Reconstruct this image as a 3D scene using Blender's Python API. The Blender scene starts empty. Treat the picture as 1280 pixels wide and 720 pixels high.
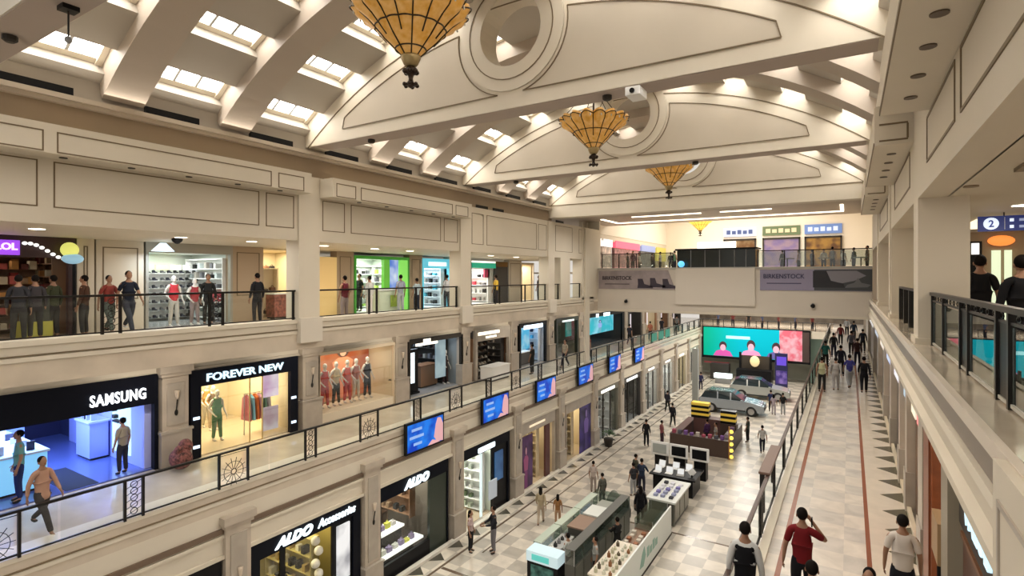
import bpy, bmesh, math, random
from mathutils import Vector, Matrix, Euler
random.seed(7)
S = bpy.context.scene
COL = S.collection
PI = math.pi

# ------------------------------------------------------------------ camera, light, exposure
H = 10.5
cd = bpy.data.cameras.new('camera'); cam = bpy.data.objects.new('camera', cd); COL.objects.link(cam)
cam.location = (0, 0, H); cam.rotation_euler = (PI/2, 0, math.radians(31.82))
cd.sensor_width = 36; cd.lens = 680/1280*36; cd.shift_y = -14/1280; cd.clip_start = .05; cd.clip_end = 300
S.camera = cam
W = bpy.data.worlds.new('world'); S.world = W; W.use_nodes = True
bg = W.node_tree.nodes['Background']; bg.inputs[0].default_value = (1.0, .94, .86, 1); bg.inputs[1].default_value = .75
S.view_settings.view_transform = 'Standard'; S.view_settings.look = 'None'
S.view_settings.gamma = 1; S.view_settings.use_curve_mapping = False
S.view_settings.exposure = 0.0
S.cycles.use_denoising = True
S.cycles.max_bounces = 7; S.cycles.diffuse_bounces = 4; S.cycles.glossy_bounces = 3; S.cycles.transparent_max_bounces = 16
S.cycles.caustics_reflective = False; S.cycles.caustics_refractive = False
S.cycles.sample_clamp_indirect = 6

WARM = (1, .90, .77); NEUT = (1, .95, .88); COOL = (.72, .86, 1)
def area(name, loc, size, energy, color=WARM, rot=(0, 0, 0), shape='DISK', size_y=None):
    l = bpy.data.lights.new(name, 'AREA'); l.shape = shape; l.size = size; l.energy = energy; l.color = color
    if size_y: l.size_y = size_y
    o = bpy.data.objects.new(name, l); COL.objects.link(o); o.location = loc; o.rotation_euler = rot
    return o
def spot(name, loc, energy, color=WARM, angle=150, radius=.25, rot=(0, 0, 0)):
    l = bpy.data.lights.new(name, 'SPOT'); l.energy = energy; l.color = color; l.spot_size = math.radians(angle)
    l.spot_blend = .8; l.shadow_soft_size = radius
    o = bpy.data.objects.new(name, l); COL.objects.link(o); o.location = loc; o.rotation_euler = rot
    return o
# fill spots added at chord height to brighten the hall below
for y in (3.1, 10.7, 18.35):
    for x in (-10.5, -6.5, -3.5):
        spot('fill_spot', (x, y, 14.22), 230 if y < 20 else 420, WARM, 165, 1.2)
for x in (-11, -6.5, -2):
    spot('end_bay_fill', (x, 27.2, 13.7), 430, NEUT, 165, .6)  # fill added to lift the dark bridge front
for y in (33, 40, 47):
    for x in (-10, -5):
        spot('fill_spot', (x, y, 13.9), 520, NEUT, 165, 1.2)  # more added fill, for the terrace end; no chords here

# fill areas added along the cornices, facing up to brighten the vault
for (y0, y1) in ((-4, 2.7), (3.6, 10.2), (11.2, 17.9), (18.9, 25.5)):
    for sx, rx in ((-13.35, -1), (.62, 1)):
        area('vault_fill', (sx, (y0+y1)/2, 14.28), .25, 26, WARM, (0, PI+rx*math.radians(-58), 0), 'RECTANGLE', y1-y0)
# ------------------------------------------------------------------ materials
MC = {}
def M(key, col=None, rough=.55, metal=0, em=None, es=0, noise=0, nscale=3.0, bump=0, spec=.5):
    if key in MC: return MC[key]
    m = bpy.data.materials.new(key); m.use_nodes = True; MC[key] = m
    nt = m.node_tree; b = nt.nodes['Principled BSDF']
    b.inputs['Roughness'].default_value = rough; b.inputs['Metallic'].default_value = metal
    b.inputs['Specular IOR Level'].default_value = spec
    c = (*col, 1) if col else (.5, .5, .5, 1)
    b.inputs['Base Color'].default_value = c
    if noise:
        tc = nt.nodes.new('ShaderNodeTexCoord'); n = nt.nodes.new('ShaderNodeTexNoise')
        n.inputs['Scale'].default_value = nscale; n.inputs['Detail'].default_value = 4
        r = nt.nodes.new('ShaderNodeValToRGB')
        r.color_ramp.elements[0].position = .3; r.color_ramp.elements[1].position = .7
        r.color_ramp.elements[0].color = tuple(v*(1-noise) for v in c[:3])+(1,)
        r.color_ramp.elements[1].color = tuple(min(1, v*(1+noise)) for v in c[:3])+(1,)
        nt.links.new(tc.outputs['Object'], n.inputs['Vector']); nt.links.new(n.outputs['Fac'], r.inputs['Fac'])
        nt.links.new(r.outputs['Color'], b.inputs['Base Color'])
    if em:
        b.inputs['Emission Color'].default_value = (*em, 1); b.inputs['Emission Strength'].default_value = es
    return m
def E(key, col, es=1.0): return M(key, tuple(v*.6 for v in col), .5, 0, col, es)
def glass(key, tint=(.9, .95, .93), refl=.10, rough=.02):
    if key in MC: return MC[key]
    m = bpy.data.materials.new(key); m.use_nodes = True; MC[key] = m; nt = m.node_tree
    nt.nodes.clear(); out = nt.nodes.new('ShaderNodeOutputMaterial')
    t = nt.nodes.new('ShaderNodeBsdfTransparent'); t.inputs[0].default_value = (*tint, 1)
    g = nt.nodes.new('ShaderNodeBsdfGlossy'); g.inputs['Roughness'].default_value = rough
    mx = nt.nodes.new('ShaderNodeMixShader'); mx.inputs[0].default_value = refl
    nt.links.new(t.outputs[0], mx.inputs[1]); nt.links.new(g.outputs[0], mx.inputs[2]); nt.links.new(mx.outputs[0], out.inputs[0])
    return m
def checker(key, c1, c2, size, rough=.14, off=(0, 0), marb=.12, jitter=.0):
    if key in MC: return MC[key]
    m = bpy.data.materials.new(key); m.use_nodes = True; MC[key] = m; nt = m.node_tree; L = nt.links.new
    b = nt.nodes['Principled BSDF']; b.inputs['Roughness'].default_value = rough
    tc = nt.nodes.new('ShaderNodeTexCoord'); mp = nt.nodes.new('ShaderNodeMapping')
    mp.inputs['Location'].default_value = (off[0], off[1], .25)
    ck = nt.nodes.new('ShaderNodeTexChecker'); ck.inputs['Scale'].default_value = 1/size
    ck.inputs['Color1'].default_value = (*c1, 1); ck.inputs['Color2'].default_value = (*c2, 1)
    L(tc.outputs['Object'], mp.inputs['Vector']); L(mp.outputs['Vector'], ck.inputs['Vector'])
    n = nt.nodes.new('ShaderNodeTexNoise'); n.inputs['Scale'].default_value = 1.7; n.inputs['Detail'].default_value = 6
    n.inputs['Distortion'].default_value = 1.2
    L(tc.outputs['Object'], n.inputs['Vector'])
    mr = nt.nodes.new('ShaderNodeMapRange'); mr.inputs['To Min'].default_value = 1-marb; mr.inputs['To Max'].default_value = 1+marb
    mr.inputs['From Min'].default_value = .3; mr.inputs['From Max'].default_value = .7
    L(n.outputs['Fac'], mr.inputs['Value'])
    vm = nt.nodes.new('ShaderNodeVectorMath'); vm.operation = 'SCALE'
    L(ck.outputs['Color'], vm.inputs[0]); L(mr.outputs[0], vm.inputs['Scale']); L(vm.outputs[0], b.inputs['Base Color'])
    return m
cream = M('cream_paint', (.64, .575, .465), .55, noise=.03, nscale=.7)
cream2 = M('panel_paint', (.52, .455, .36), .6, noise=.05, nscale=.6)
tan_ = M('tan_paint', (.30, .225, .15), .6, noise=.05, nscale=.8)
ribm = M('rib_paint', (.42, .355, .29), .6)
coffer = M('coffer_paint', (.41, .37, .315), .6)
inlay = M('bronze_inlay', (.17, .12, .065), .5)
stone = M('beige_stone', (.48, .41, .33), .35, noise=.10, nscale=2.2)
stone2 = M('grey_stone', (.40, .35, .29), .35, noise=.10, nscale=2.2)
marble = M('polished_marble', (.52, .44, .34), .12, noise=.16, nscale=1.6)
brownband = M('brown_band', (.15, .10, .065), .5)
black = M('black', (.008, .008, .009), .35, spec=.15)
blackm = M('black_metal', (.02, .018, .016), .35, .6)
dark = M('dark', (.035, .03, .025), .5, spec=.2)
white = M('white', (.8, .8, .78), .4)
greym = M('grey', (.25, .25, .25), .5)
wood = M('wood', (.20, .09, .04), .4, noise=.2, nscale=6)
gl = glass('rail_glass', (.95, .97, .96), .03)
glshop = glass('shop_glass', (.93, .95, .95), .06)
floorG = checker('ground_checker', (.62, .56, .47), (.42, .38, .32), .75, .30)
floor1 = checker('walk_marble', (.64, .575, .49), (.55, .50, .44), .70, .25, (.1, .2), .14)
floorC = M('corridor_marble', (.56, .48, .38), .12, noise=.12, nscale=1.2)

# ------------------------------------------------------------------ mesh helper
class B:
    def __init__(s): s.v = []; s.f = []
    def add(s, vs, fs):
        n = len(s.v); s.v += [tuple(p) for p in vs]; s.f += [tuple(i+n for i in f) for f in fs]; return s
    def box(s, x0, x1, y0, y1, z0, z1):
        vs = [(x, y, z) for x in (x0, x1) for y in (y0, y1) for z in (z0, z1)]
        return s.add(vs, [(0, 1, 3, 2), (4, 6, 7, 5), (0, 4, 5, 1), (2, 3, 7, 6), (0, 2, 6, 4), (1, 5, 7, 3)])
    def cyl(s, p0, p1, r, n=10, r1=None):
        p0 = Vector(p0); p1 = Vector(p1); r1 = r if r1 is None else r1
        z = (p1-p0).normalized(); a = z.orthogonal().normalized(); b = z.cross(a)
        vs = []
        for p, rr in ((p0, r), (p1, r1)):
            for i in range(n):
                t = 2*PI*i/n; vs.append(p+a*math.cos(t)*rr+b*math.sin(t)*rr)
        fs = [(i, (i+1) % n, n+(i+1) % n, n+i) for i in range(n)]+[tuple(range(n))[::-1], tuple(range(n, 2*n))]
        return s.add(vs, fs)
    def path(s, pts, r, n=6, closed=False):
        k = len(pts)
        for i in range(k if closed else k-1): s.cyl(pts[i], pts[(i+1) % k], r, n)
        return s
    def lathe(s, prof, n=24, c=(0, 0, 0), lobe=0, lobes=0):
        vs = []
        for (r, z, *w) in prof:
            w = w[0] if w else 0
            for i in range(n):
                t = 2*PI*i/n; rr = r*(1+w*(abs(math.sin(lobes*t/2))-.5)) if lobes else r
                vs.append((c[0]+rr*math.cos(t), c[1]+rr*math.sin(t), c[2]+z))
        k = len(prof)
        fs = [(j*n+i, j*n+(i+1) % n, (j+1)*n+(i+1) % n, (j+1)*n+i) for j in range(k-1) for i in range(n)]
        fs += [tuple(range(n))[::-1], tuple(range((k-1)*n, k*n))]
        return s.add(vs, fs)
    def ball(s, c, r, n=12, m=8):
        if not hasattr(r, '__len__'): r = (r, r, r)
        vs = [(c[0], c[1], c[2]-r[2])]; fs = []
        for j in range(1, m):
            a = -PI/2+PI*j/m
            for i in range(n):
                t = 2*PI*i/n; vs.append((c[0]+r[0]*math.cos(a)*math.cos(t), c[1]+r[1]*math.cos(a)*math.sin(t), c[2]+r[2]*math.sin(a)))
        vs.append((c[0], c[1], c[2]+r[2])); T = len(vs)-1
        fs += [(0, 1+(i+1) % n, 1+i) for i in range(n)]
        for j in range(m-2):
            fs += [(1+j*n+i, 1+j*n+(i+1) % n, 1+(j+1)*n+(i+1) % n, 1+(j+1)*n+i) for i in range(n)]
        o = 1+(m-2)*n; fs += [(o+i, o+(i+1) % n, T) for i in range(n)]
        return s.add(vs, fs)
    def prism(s, pts, axis, a, b):
        # pts 2d in the plane across axis ('x': (y,z), 'y': (x,z), 'z': (x,y))
        def P(p, t): return (t, p[0], p[1]) if axis == 'x' else (p[0], t, p[1]) if axis == 'y' else (p[0], p[1], t)
        n = len(pts); vs = [P(p, a) for p in pts]+[P(p, b) for p in pts]
        return s.add(vs, [tuple(range(n)), tuple(range(n, 2*n))[::-1]]+[(i, n+i, n+(i+1) % n, (i+1) % n) for i in range(n)])
    def strip(s, pts, w, y0, y1):
        # flat ribbon of width w along xz points, between y0 and y1
        for i in range(len(pts)-1):
            a = Vector(pts[i]); b = Vector(pts[i+1]); d = (b-a)
            if d.length < 1e-6: continue
            n = Vector((-d.y, d.x)).normalized()*w/2
            s.prism([tuple(a-n), tuple(b-n), tuple(b+n), tuple(a+n)], 'y', y0, y1)
        return s
    def obj(s, name, mat, parent=None, smooth=False, world=True, bevel=0):
        me = bpy.data.meshes.new(name); me.from_pydata(s.v, [], s.f)
        bm = bmesh.new(); bm.from_mesh(me); bmesh.ops.recalc_face_normals(bm, faces=bm.faces)
        if bevel: bmesh.ops.bevel(bm, geom=list(bm.edges), offset=bevel, segments=1, affect='EDGES')
        bm.to_mesh(me); bm.free()
        me.materials.append(mat)
        if smooth:
            for p in me.polygons: p.use_smooth = True
        o = bpy.data.objects.new(name, me); COL.objects.link(o)
        if parent: attach(o, parent, world)
        return o
def mw(p):
    m = p.matrix_basis.copy() if not p.parent else mw(p.parent) @ p.matrix_parent_inverse @ p.matrix_basis
    return m
def attach(o, p, world=True):
    o.parent = p
    if world: o.matrix_parent_inverse = mw(p).inverted()
def tag(o, label, cat, group=None, kind=None):
    o['label'] = label; o['category'] = cat
    if group: o['group'] = group
    if kind: o['kind'] = kind
    return o
def thing(name, label, cat, loc=(0, 0, 0), rotz=0, group=None):
    o = bpy.data.objects.new(name, None); COL.objects.link(o); o.location = loc; o.rotation_euler = (0, 0, rotz)
    o.empty_display_size = .2
    return tag(o, label, cat, group)
def struct(name, b, mat, parent=None, **k):
    o = b.obj(name, mat, parent, **k)
    if not parent: o['kind'] = 'structure'
    return o
def dup(o, loc=None, rotz=None, label=None, parent=None):
    c = o.copy(); COL.objects.link(c)
    if parent: c.parent = parent
    if loc is not None: c.location = loc
    if rotz is not None: c.rotation_euler = (0, 0, rotz)
    if label: c['label'] = label
    for ch in list(o.children): dup(ch, parent=c)
    return c
FACE = {'L': (PI/2, 0, PI/2), 'F': (PI/2, 0, 0), 'R': (PI/2, 0, -PI/2)}
def text(name, s, width, height, mat, loc, face='L', parent=None, bold=.012, shear=0, spacing=1.0, depth=.02):
    cu = bpy.data.curves.new(name, 'FONT'); cu.body = s; cu.extrude = depth; cu.offset = bold; cu.shear = shear
    cu.space_character = spacing; cu.align_x = 'CENTER'; cu.resolution_u = 3
    t = bpy.data.objects.new(name, cu); COL.objects.link(t)
    dg = bpy.context.evaluated_depsgraph_get(); me = bpy.data.meshes.new_from_object(t.evaluated_get(dg))
    bpy.data.objects.remove(t)
    xs = [v.co.x for v in me.vertices]; ys = [v.co.y for v in me.vertices]
    cx = (min(xs)+max(xs))/2; cy = (min(ys)+max(ys))/2; sx = width/(max(xs)-min(xs)); sy = height/(max(ys)-min(ys))
    for v in me.vertices: v.co = ((v.co.x-cx)*sx, (v.co.y-cy)*sy, v.co.z)
    me.materials.clear(); me.materials.append(mat)
    o = bpy.data.objects.new(name, me); COL.objects.link(o); o.location = loc; o.rotation_euler = FACE[face]
    if parent: attach(o, parent)
    return o
ORD = ['first', 'second', 'third', 'fourth', 'fifth', 'sixth', 'seventh', 'eighth', 'ninth', 'tenth', 'eleventh', 'twelfth', 'thirteenth', 'fourteenth', 'fifteenth']

# ------------------------------------------------------------------ levels
Z1, Z2 = 5.1, 8.95           # floors of the two galleries
XL = -13.5                   # left edge of the hall
XS1 = -16.6; XS2 = -18.0     # shop walls of the left galleries
YE = 60.0

# floors ------------------------------------------------------------
struct('floor', B().box(-24, 8, -8, 76, -.3, 0), floorG)
struct('floor_left_gallery', B().box(-21.5, XL, -8, YE+14, Z1-.55, Z1-.02), floorC)
struct('floor_left_upper_gallery', B().box(-23, XL, -8, 32, Z2-.55, Z2), floorC)
struct('floor_right_gallery', B().box(-1.5, 7, -8, YE+14, Z1-.55, Z1), floor1)
struct('floor_right_upper_gallery', B().box(1.05, 8, -8, 32, Z2-.5, Z2+.02), floorC)
struct('floor_end_gallery', B().box(XL, -1.5, YE, YE+14, Z1-.55, Z1-.02), floorC)

# ground floor border lines, kerb and triangles on the left
b = B()
b.box(-12.62, -12.52, 4, 59, 0, .004); b.box(-11.9, -11.84, 17, 59, 0, .0035); b.box(-12.5, 1, 15.28, 15.42, 0, .0045)
b.box(-12.5, -1.6, 22.4, 22.5, 0, .0045)
struct('trim_1', b, M('line_stone', (.14, .10, .07), .2))
b = B()
y = 5.0
while y < 58:
    b.prism([(-13.22, y), (-13.22, y+.72), (-12.75, y+.36)], 'z', 0, .004); y += 1.16
struct('trim_2', b, M('triangle_stone', (.07, .065, .05), .2))
struct('trim_3', B().box(-13.42, -13.24, 4, 59, 0, .10), M('white_kerb', (.72, .68, .6), .3))
# right gallery lines and triangles
redline = M('red_line', (.25, .075, .035), .25)
struct('trim_4', B().box(-1.16, -1.07, -4, 62, Z1, Z1+.004), redline)
struct('trim_5', B().box(.28, .36, -4, 62, Z1, Z1+.004), redline)
b = B(); y = 6.0
while y < 60:
    b.prism([(1.14, y), (1.14, y+.78), (.64, y+.39)], 'z', Z1, Z1+.004); y += 1.1
struct('trim_6', b, M('olive_triangle', (.10, .085, .05), .25))
struct('trim_7', B().box(.36, 1.2, -4, 62, Z1, Z1+.002), M('pale_border', (.66, .57, .46), .15, noise=.06))

# slab edges, profiled cornices --------------------------------------
def slab_edge(name, X, sgn, y0, y1, ztop, mat=cream):
    # profile in (x,z): ledge, band, ovolo, groove; sgn=+1 faces +x
    P = [(0, 0), (.16, 0), (.16, -.10), (.10, -.13), (.10, -.27), (.17, -.31), (.17, -.40), (.04, -.46), (.02, -.56), (0, -.56)]
    bb = B(); bb.prism([(X+sgn*(px-.14), ztop+pz) for px, pz in P], 'y', y0, y1)
    return struct(name, bb, mat)
slab_edge('trim_8', XL, 1, -8, YE, Z1+.06)
slab_edge('trim_9', XL, 1, -8, 31.3, Z2+.31)
slab_edge('trim_10', -1.5, -1, -8, YE, Z1+.05)
b = B()
b.box(XL-.6, XL-.02, -8, YE, Z1-.5, Z1+.05)
struct('trim_11', b, cream)
struct('trim_12', B().box(XL-.6, XL-.02, -8, 31.3, Z2-.25, Z2+.30), cream)
# inset line in the fascia
struct('trim_13', B().box(XL+.0, XL+.045, -8, YE, Z1-.235, Z1-.215).box(XL, XL+.045, -8, 31.3, Z2+.02, Z2+.04), inlay)

# ------------------------------------------------------------------ left ground wall with shop openings
PIT = 4.65
pil_y = [8.2+PIT*k for k in range(-1, 12)]          # pilaster centres on the left, both levels
def pilaster(X, yc, z0, z1, w, name_i, label, proj=.14, side=1, mat=stone, base=True):
    t = thing('pilaster', label, 'pilaster', (X, yc, z0), 0, None)
    s_ = side
    def bx(x0, x1, *a): return (min(X+s_*x0, X+s_*x1), max(X+s_*x0, X+s_*x1))+a
    B().box(*bx(-.2, proj, yc-w/2, yc+w/2, z0, z1-.3)).obj('shaft', mat, t)
    B().box(*bx(proj, proj+.03, yc-w/2+.12, yc+w/2-.12, z0+1.15, z1-.5)).obj('shaft_panel', stone2 if mat is stone else mat, t)
    B().box(*bx(-.2, proj+.06, yc-w/2-.05, yc+w/2+.05, z1-.3, z1-.2)).box(*bx(-.2, proj+.11, yc-w/2-.1, yc+w/2+.1, z1-.2, z1)).obj('capital', mat, t)
    if base: B().box(*bx(-.2, proj+.08, yc-w/2-.06, yc+w/2+.06, z0, z0+.95)).box(*bx(-.2, proj+.11, yc-w/2-.09, yc+w/2+.09, z0+.95, z0+1.02)).obj('pedestal', stone2, t)
    return t
sconce_glass = M('sconce_glass', (.55, .46, .36), .4, 0, (1, .75, .5), .08)
def sconce(X, y, z, label, grp):
    t = thing('wall_sconce', label, 'wall lamp', (X, y, z), 0, grp)
    B().lathe([(.02, -.1), (.04, -.05), (.06, .10), (.065, .14)], 12, (X+.07, y, z)).obj('shade', sconce_glass, t, True)
    B().cyl((X+.09, y, z-.12), (X+.03, y, z-.42), .018, 8).ball((X+.03, y, z-.5), (.03, .05, .09)).obj('bracket', blackm, t)
    return t
for k, y in enumerate(pil_y):
    if k == 0: continue
    n = ORD[k-0] if k < 13 else ''
    pilaster(XL, y, 0, 4.42, .68, k, 'beige stone ground floor pilaster on the left, %s counted from the camera end' % ORD[k], .12)
    if k != 8: pilaster(XS1, y, Z1, 7.95, .72, k, 'beige stone gallery pilaster behind the railing, %s counted from the camera end' % ORD[k], .12)
    if 0 < k < 8:
        sconce(XS1+.13, y, 7.1, 'small wall lamp with black drop on the %s gallery pilaster' % ORD[k], None)
        sconce(XL+.13, y, 2.9, 'small wall lamp with black drop on the %s ground floor pilaster' % ORD[k], None)

# upper wall bands above the shop openings
struct('wall_left_ground', B().box(XL-.35, XL, -8, YE, 3.42, 4.55), cream)
struct('trim_14', B().box(XL, XL+.05, -8, YE, 4.0, 4.13), brownband)
struct('trim_15', B().box(XL, XL+.07, -8, YE, 3.36, 3.46).box(XL, XL+.05, -8, YE, 3.88, 3.96), cream)
struct('wall_left_gallery', B().box(XS1-.3, XS1, -8, YE+14, 7.74, 8.42), cream)
struct('trim_16', B().box(XS1, XS1+.06, -8, YE, 7.70, 7.80).box(XS1, XS1+.04, -8, YE, 7.95, 8.0), cream2)
struct('ceiling_left_gallery', B().box(-23, XL-.5, -8, YE+14, 8.4, 8.46), cream)
struct('ceiling_ground_left', B().box(-20, XL-.35, -8, YE, 4.46, 4.54), cream)

# ------------------------------------------------------------------ shop rooms
def room(X, y0, y1, z0, z1, depth, wallm, floorm, lc, le, side=-1, backm=None, ceil=None):
    """open box shop behind wall plane X, going to side"""
    xb = X+side*depth; xa = X+side*.05
    lo, hi = min(xa, xb), max(xa, xb)
    bb = B()
    bb.box(lo, hi, y0-.08, y0, z0, z1); bb.box(lo, hi, y1, y1+.08, z0, z1)
    struct('wall_shop_side', bb, wallm)
    struct('wall_shop_back', B().box(xb-.06, xb+.06, y0-.08, y1+.08, z0, z1), backm or wallm)
    struct('floor_shop', B().box(lo, hi, y0-.08, y1+.08, z0-.04, z0+.015), floorm)
    struct('ceiling_shop', B().box(lo, hi, y0-.08, y1+.08, z1, z1+.05), ceil or wallm)
    if le > 0:
        area('shop_light', ((lo+hi)/2, (y0+y1)/2, z1-.03), depth*.55, le*.42, lc, (0, 0, 0), 'RECTANGLE', (y1-y0)*.7)
def frame(X, y0, y1, z0, z1, band, mat, parent, side=1, jamb=.22, th=.12):
    x0, x1 = min(X, X+side*th), max(X, X+side*th)
    B().box(x0-.04, x1, y0, y1, z1-band, z1).obj('sign_board', mat, parent)
    B().box(x0-.04, x1, y0, y0+jamb, z0, z1-band).obj('jamb', mat, parent)
    B().box(x0-.04, x1, y1-jamb, y1, z0, z1-band).obj('jamb', mat, parent)
def pane(X, y0, y1, z0, z1, parent, m=glshop, name='glass_pane'):
    return B().box(X-.01, X+.01, y0, y1, z0, z1).obj(name, m, parent)
litW = E('lit_white', (.82, .94, 1.0), 1.5)
litWarm = E('lit_warm', (1, .93, .78), 1.5)

def poster(X, y0, y1, z0, z1, key, c1, c2, es, label, cat='poster', fig=None, group=None, side=1, name='poster', depth=.05):
    t = thing(name, label, cat, (X, (y0+y1)/2, z0), 0, group)
    m = gradmat(key, c1, c2, es)
    B().box(min(X, X+side*depth), max(X, X+side*depth), y0, y1, z0, z1).obj('panel', m, t)
    if fig:
        for j, (fy, fw, fh, fc) in enumerate(fig):
            figure_print(X+side*depth, side, y0+(y1-y0)*fy, z0+.02, fw, (z1-z0)*fh, fc, t, key+str(j), es)
    return t
def gradmat(key, c1, c2, es, scale=1.2):
    if key in MC: return MC[key]
    m = bpy.data.materials.new(key); m.use_nodes = True; MC[key] = m; nt = m.node_tree; L = nt.links.new
    b = nt.nodes['Principled BSDF']; tc = nt.nodes.new('ShaderNodeTexCoord'); n = nt.nodes.new('ShaderNodeTexNoise')
    n.inputs['Scale'].default_value = scale; n.inputs['Detail'].default_value = 2
    r = nt.nodes.new('ShaderNodeValToRGB'); r.color_ramp.elements[0].position = .38; r.color_ramp.elements[1].position = .62
    r.color_ramp.elements[0].color = (*c1, 1); r.color_ramp.elements[1].color = (*c2, 1)
    L(tc.outputs['Object'], n.inputs['Vector']); L(n.outputs['Fac'], r.inputs['Fac'])
    vm = nt.nodes.new('ShaderNodeVectorMath'); vm.operation = 'SCALE'; vm.inputs['Scale'].default_value = .35; L(r.outputs['Color'], vm.inputs[0])
    L(vm.outputs[0], b.inputs['Base Color']); L(r.outputs['Color'], b.inputs['Emission Color'])
    b.inputs['Emission Strength'].default_value = es*1.1; b.inputs['Roughness'].default_value = .3; b.inputs['Specular IOR Level'].default_value = .2
    return m
def figure_print(X, side, y, z, w, h, cols, parent, key, es):
    """flat printed person on a poster: face, hair, top, lower body"""
    f = h
    def pl(pts, col, nm, d):
        B().prism([(y+a*w, z+b_*f) for a, b_ in pts], 'x', X, X+side*d).obj(nm, M('print_'+key+nm, col, .5, 0, col, es), parent)
    pl([(-.30, .0), (.30, .0), (.27, .45), (-.27, .45)], cols[2], 'printed_skirt', .006)
    pl([(-.34, .42), (.34, .42), (.46, .70), (.20, .78), (-.20, .78), (-.46, .70)], cols[1], 'printed_top', .009)
    c = [(.17*math.cos(t), .90+.105*math.sin(t)) for t in [2*PI*i/14 for i in range(14)]]
    pl([(a*1.55, (b_-.9)*1.2+.905) for a, b_ in c], cols[3], 'printed_hair', .011)
    pl([(a*.85, (b_-.9)*.85+.885) for a, b_ in c]+[], cols[0], 'printed_face', .014)

def shelf_unit(x, y0, y1, z0, h, depth, n, label, mat=white, group=None, axis='y', side=-1, name='shelf_unit'):
    t = thing(name, label, 'shelf', (x, (y0+y1)/2, z0), 0, group)
    xb = x+side*depth; lo, hi = min(x, xb), max(x, xb)
    B().box(xb-.02, xb+.02, y0, y1, z0, z0+h).obj('back_board', mat, t)
    B().box(lo, hi, y0, y0+.04, z0, z0+h).obj('side_panel', mat, t); B().box(lo, hi, y1-.04, y1, z0, z0+h).obj('side_panel', mat, t)
    for i in range(n): B().box(lo, hi, y0+.04, y1-.04, z0+.1+i*(h-.15)/max(1, n-1), z0+.13+i*(h-.15)/max(1, n-1)).obj('shelf', mat, t)
    return t
def counter(x0, x1, y0, y1, z0, h, label, body=white, top=white, cat='counter', name='counter'):
    t = thing(name, label, cat, ((x0+x1)/2, (y0+y1)/2, z0))
    B().box(x0+.04, x1-.04, y0+.04, y1-.04, z0+.08, z0+h-.05).obj('body', body, t)
    B().box(x0+.07, x1-.07, y0+.07, y1-.07, z0, z0+.08).obj('plinth', dark, t)
    B().box(x0, x1, y0, y1, z0+h-.05, z0+h).obj('countertop', top, t)
    return t
# mannequin / people ------------------------------------------------
def skin_mesh(key, nodes, edges, root=0, sub=1, extra=None):
    if key in MESHC: return MESHC[key]
    me = bpy.data.meshes.new(key); me.from_pydata([n[0] for n in nodes], edges, [])
    o = bpy.data.objects.new('tmp', me); COL.objects.link(o)
    sk = o.modifiers.new('s', 'SKIN'); sk.use_smooth_shade = True
    for i, n in enumerate(nodes):
        d = me.skin_vertices[0].data[i]; r = n[1]
        d.radius = (r, r) if not hasattr(r, '__len__') else r
        d.use_root = (i == root)
    ss = o.modifiers.new('u', 'SUBSURF'); ss.levels = sub; ss.render_levels = sub
    dg = bpy.context.evaluated_depsgraph_get(); out = bpy.data.meshes.new_from_object(o.evaluated_get(dg))
    bpy.data.objects.remove(o); out.name = key
    if extra:
        bm = bmesh.new(); bm.from_mesh(out); tmp = bpy.data.meshes.new('t'); tmp.from_pydata(extra.v, [], extra.f); bm.from_mesh(tmp)
        bm.to_mesh(out); bm.free()
    out.materials.clear(); out.materials.append(dark)
    for p in out.polygons: p.use_smooth = True
    MESHC[key] = out; return out
MESHC = {}
# pose tables: (elbow, wrist) for L and R ; (knee, ankle) for L and R
POSE = {
 'stand': dict(a=[((-.225, -.01, 1.10), (-.235, .06, .87)), ((.225, -.01, 1.10), (.235, .06, .87))], l=[((-.10, .02, .50), (-.11, -.01, .08)), ((.10, .02, .50), (.11, -.01, .08))]),
 'walk': dict(a=[((-.22, .10, 1.12), (-.22, .26, .93)), ((.22, -.10, 1.12), (.24, -.10, .87))], l=[((-.09, -.02, .50), (-.09, -.33, .16)), ((.09, .17, .51), (.09, .30, .08))]),
 'stride': dict(a=[((-.22, .10, 1.12), (-.22, .26, .93)), ((.22, -.10, 1.12), (.24, -.10, .87))], l=[((-.09, -.10, .50), (-.09, -.48, .22)), ((.09, .25, .52), (.09, .45, .08))]),
 'phone': dict(a=[((-.24, -.02, 1.10), (-.27, .04, .86)), ((.33, .10, 1.24), (.13, .13, 1.50))], l=[((-.09, .0, .50), (-.09, -.2, .10)), ((.09, .12, .51), (.09, .18, .08))]),
 'reach': dict(a=[((-.22, .12, 1.14), (-.12, .36, 1.10)), ((.22, .12, 1.14), (.12, .36, 1.10))], l=[((-.10, .02, .50), (-.11, -.01, .08)), ((.10, .02, .50), (.11, -.01, .08))]),
 'lean': dict(a=[((-.24, .16, 1.14), (-.20, .36, 1.02)), ((.24, .16, 1.14), (.20, .36, 1.02))], l=[((-.11, .03, .50), (-.12, -.04, .08)), ((.10, .05, .50), (.10, .03, .08))]),
 'mannequin': dict(a=[((-.23, -.03, 1.12), (-.26, .08, .90)), ((.26, -.06, 1.14), (.20, .10, .98))], l=[((-.08, .04, .50), (-.10, .06, .08)), ((.09, .0, .50), (.10, -.06, .08))]),
}
def lerp(a, b, t): return tuple(a[i]+(b[i]-a[i])*t for i in range(3))
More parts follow.
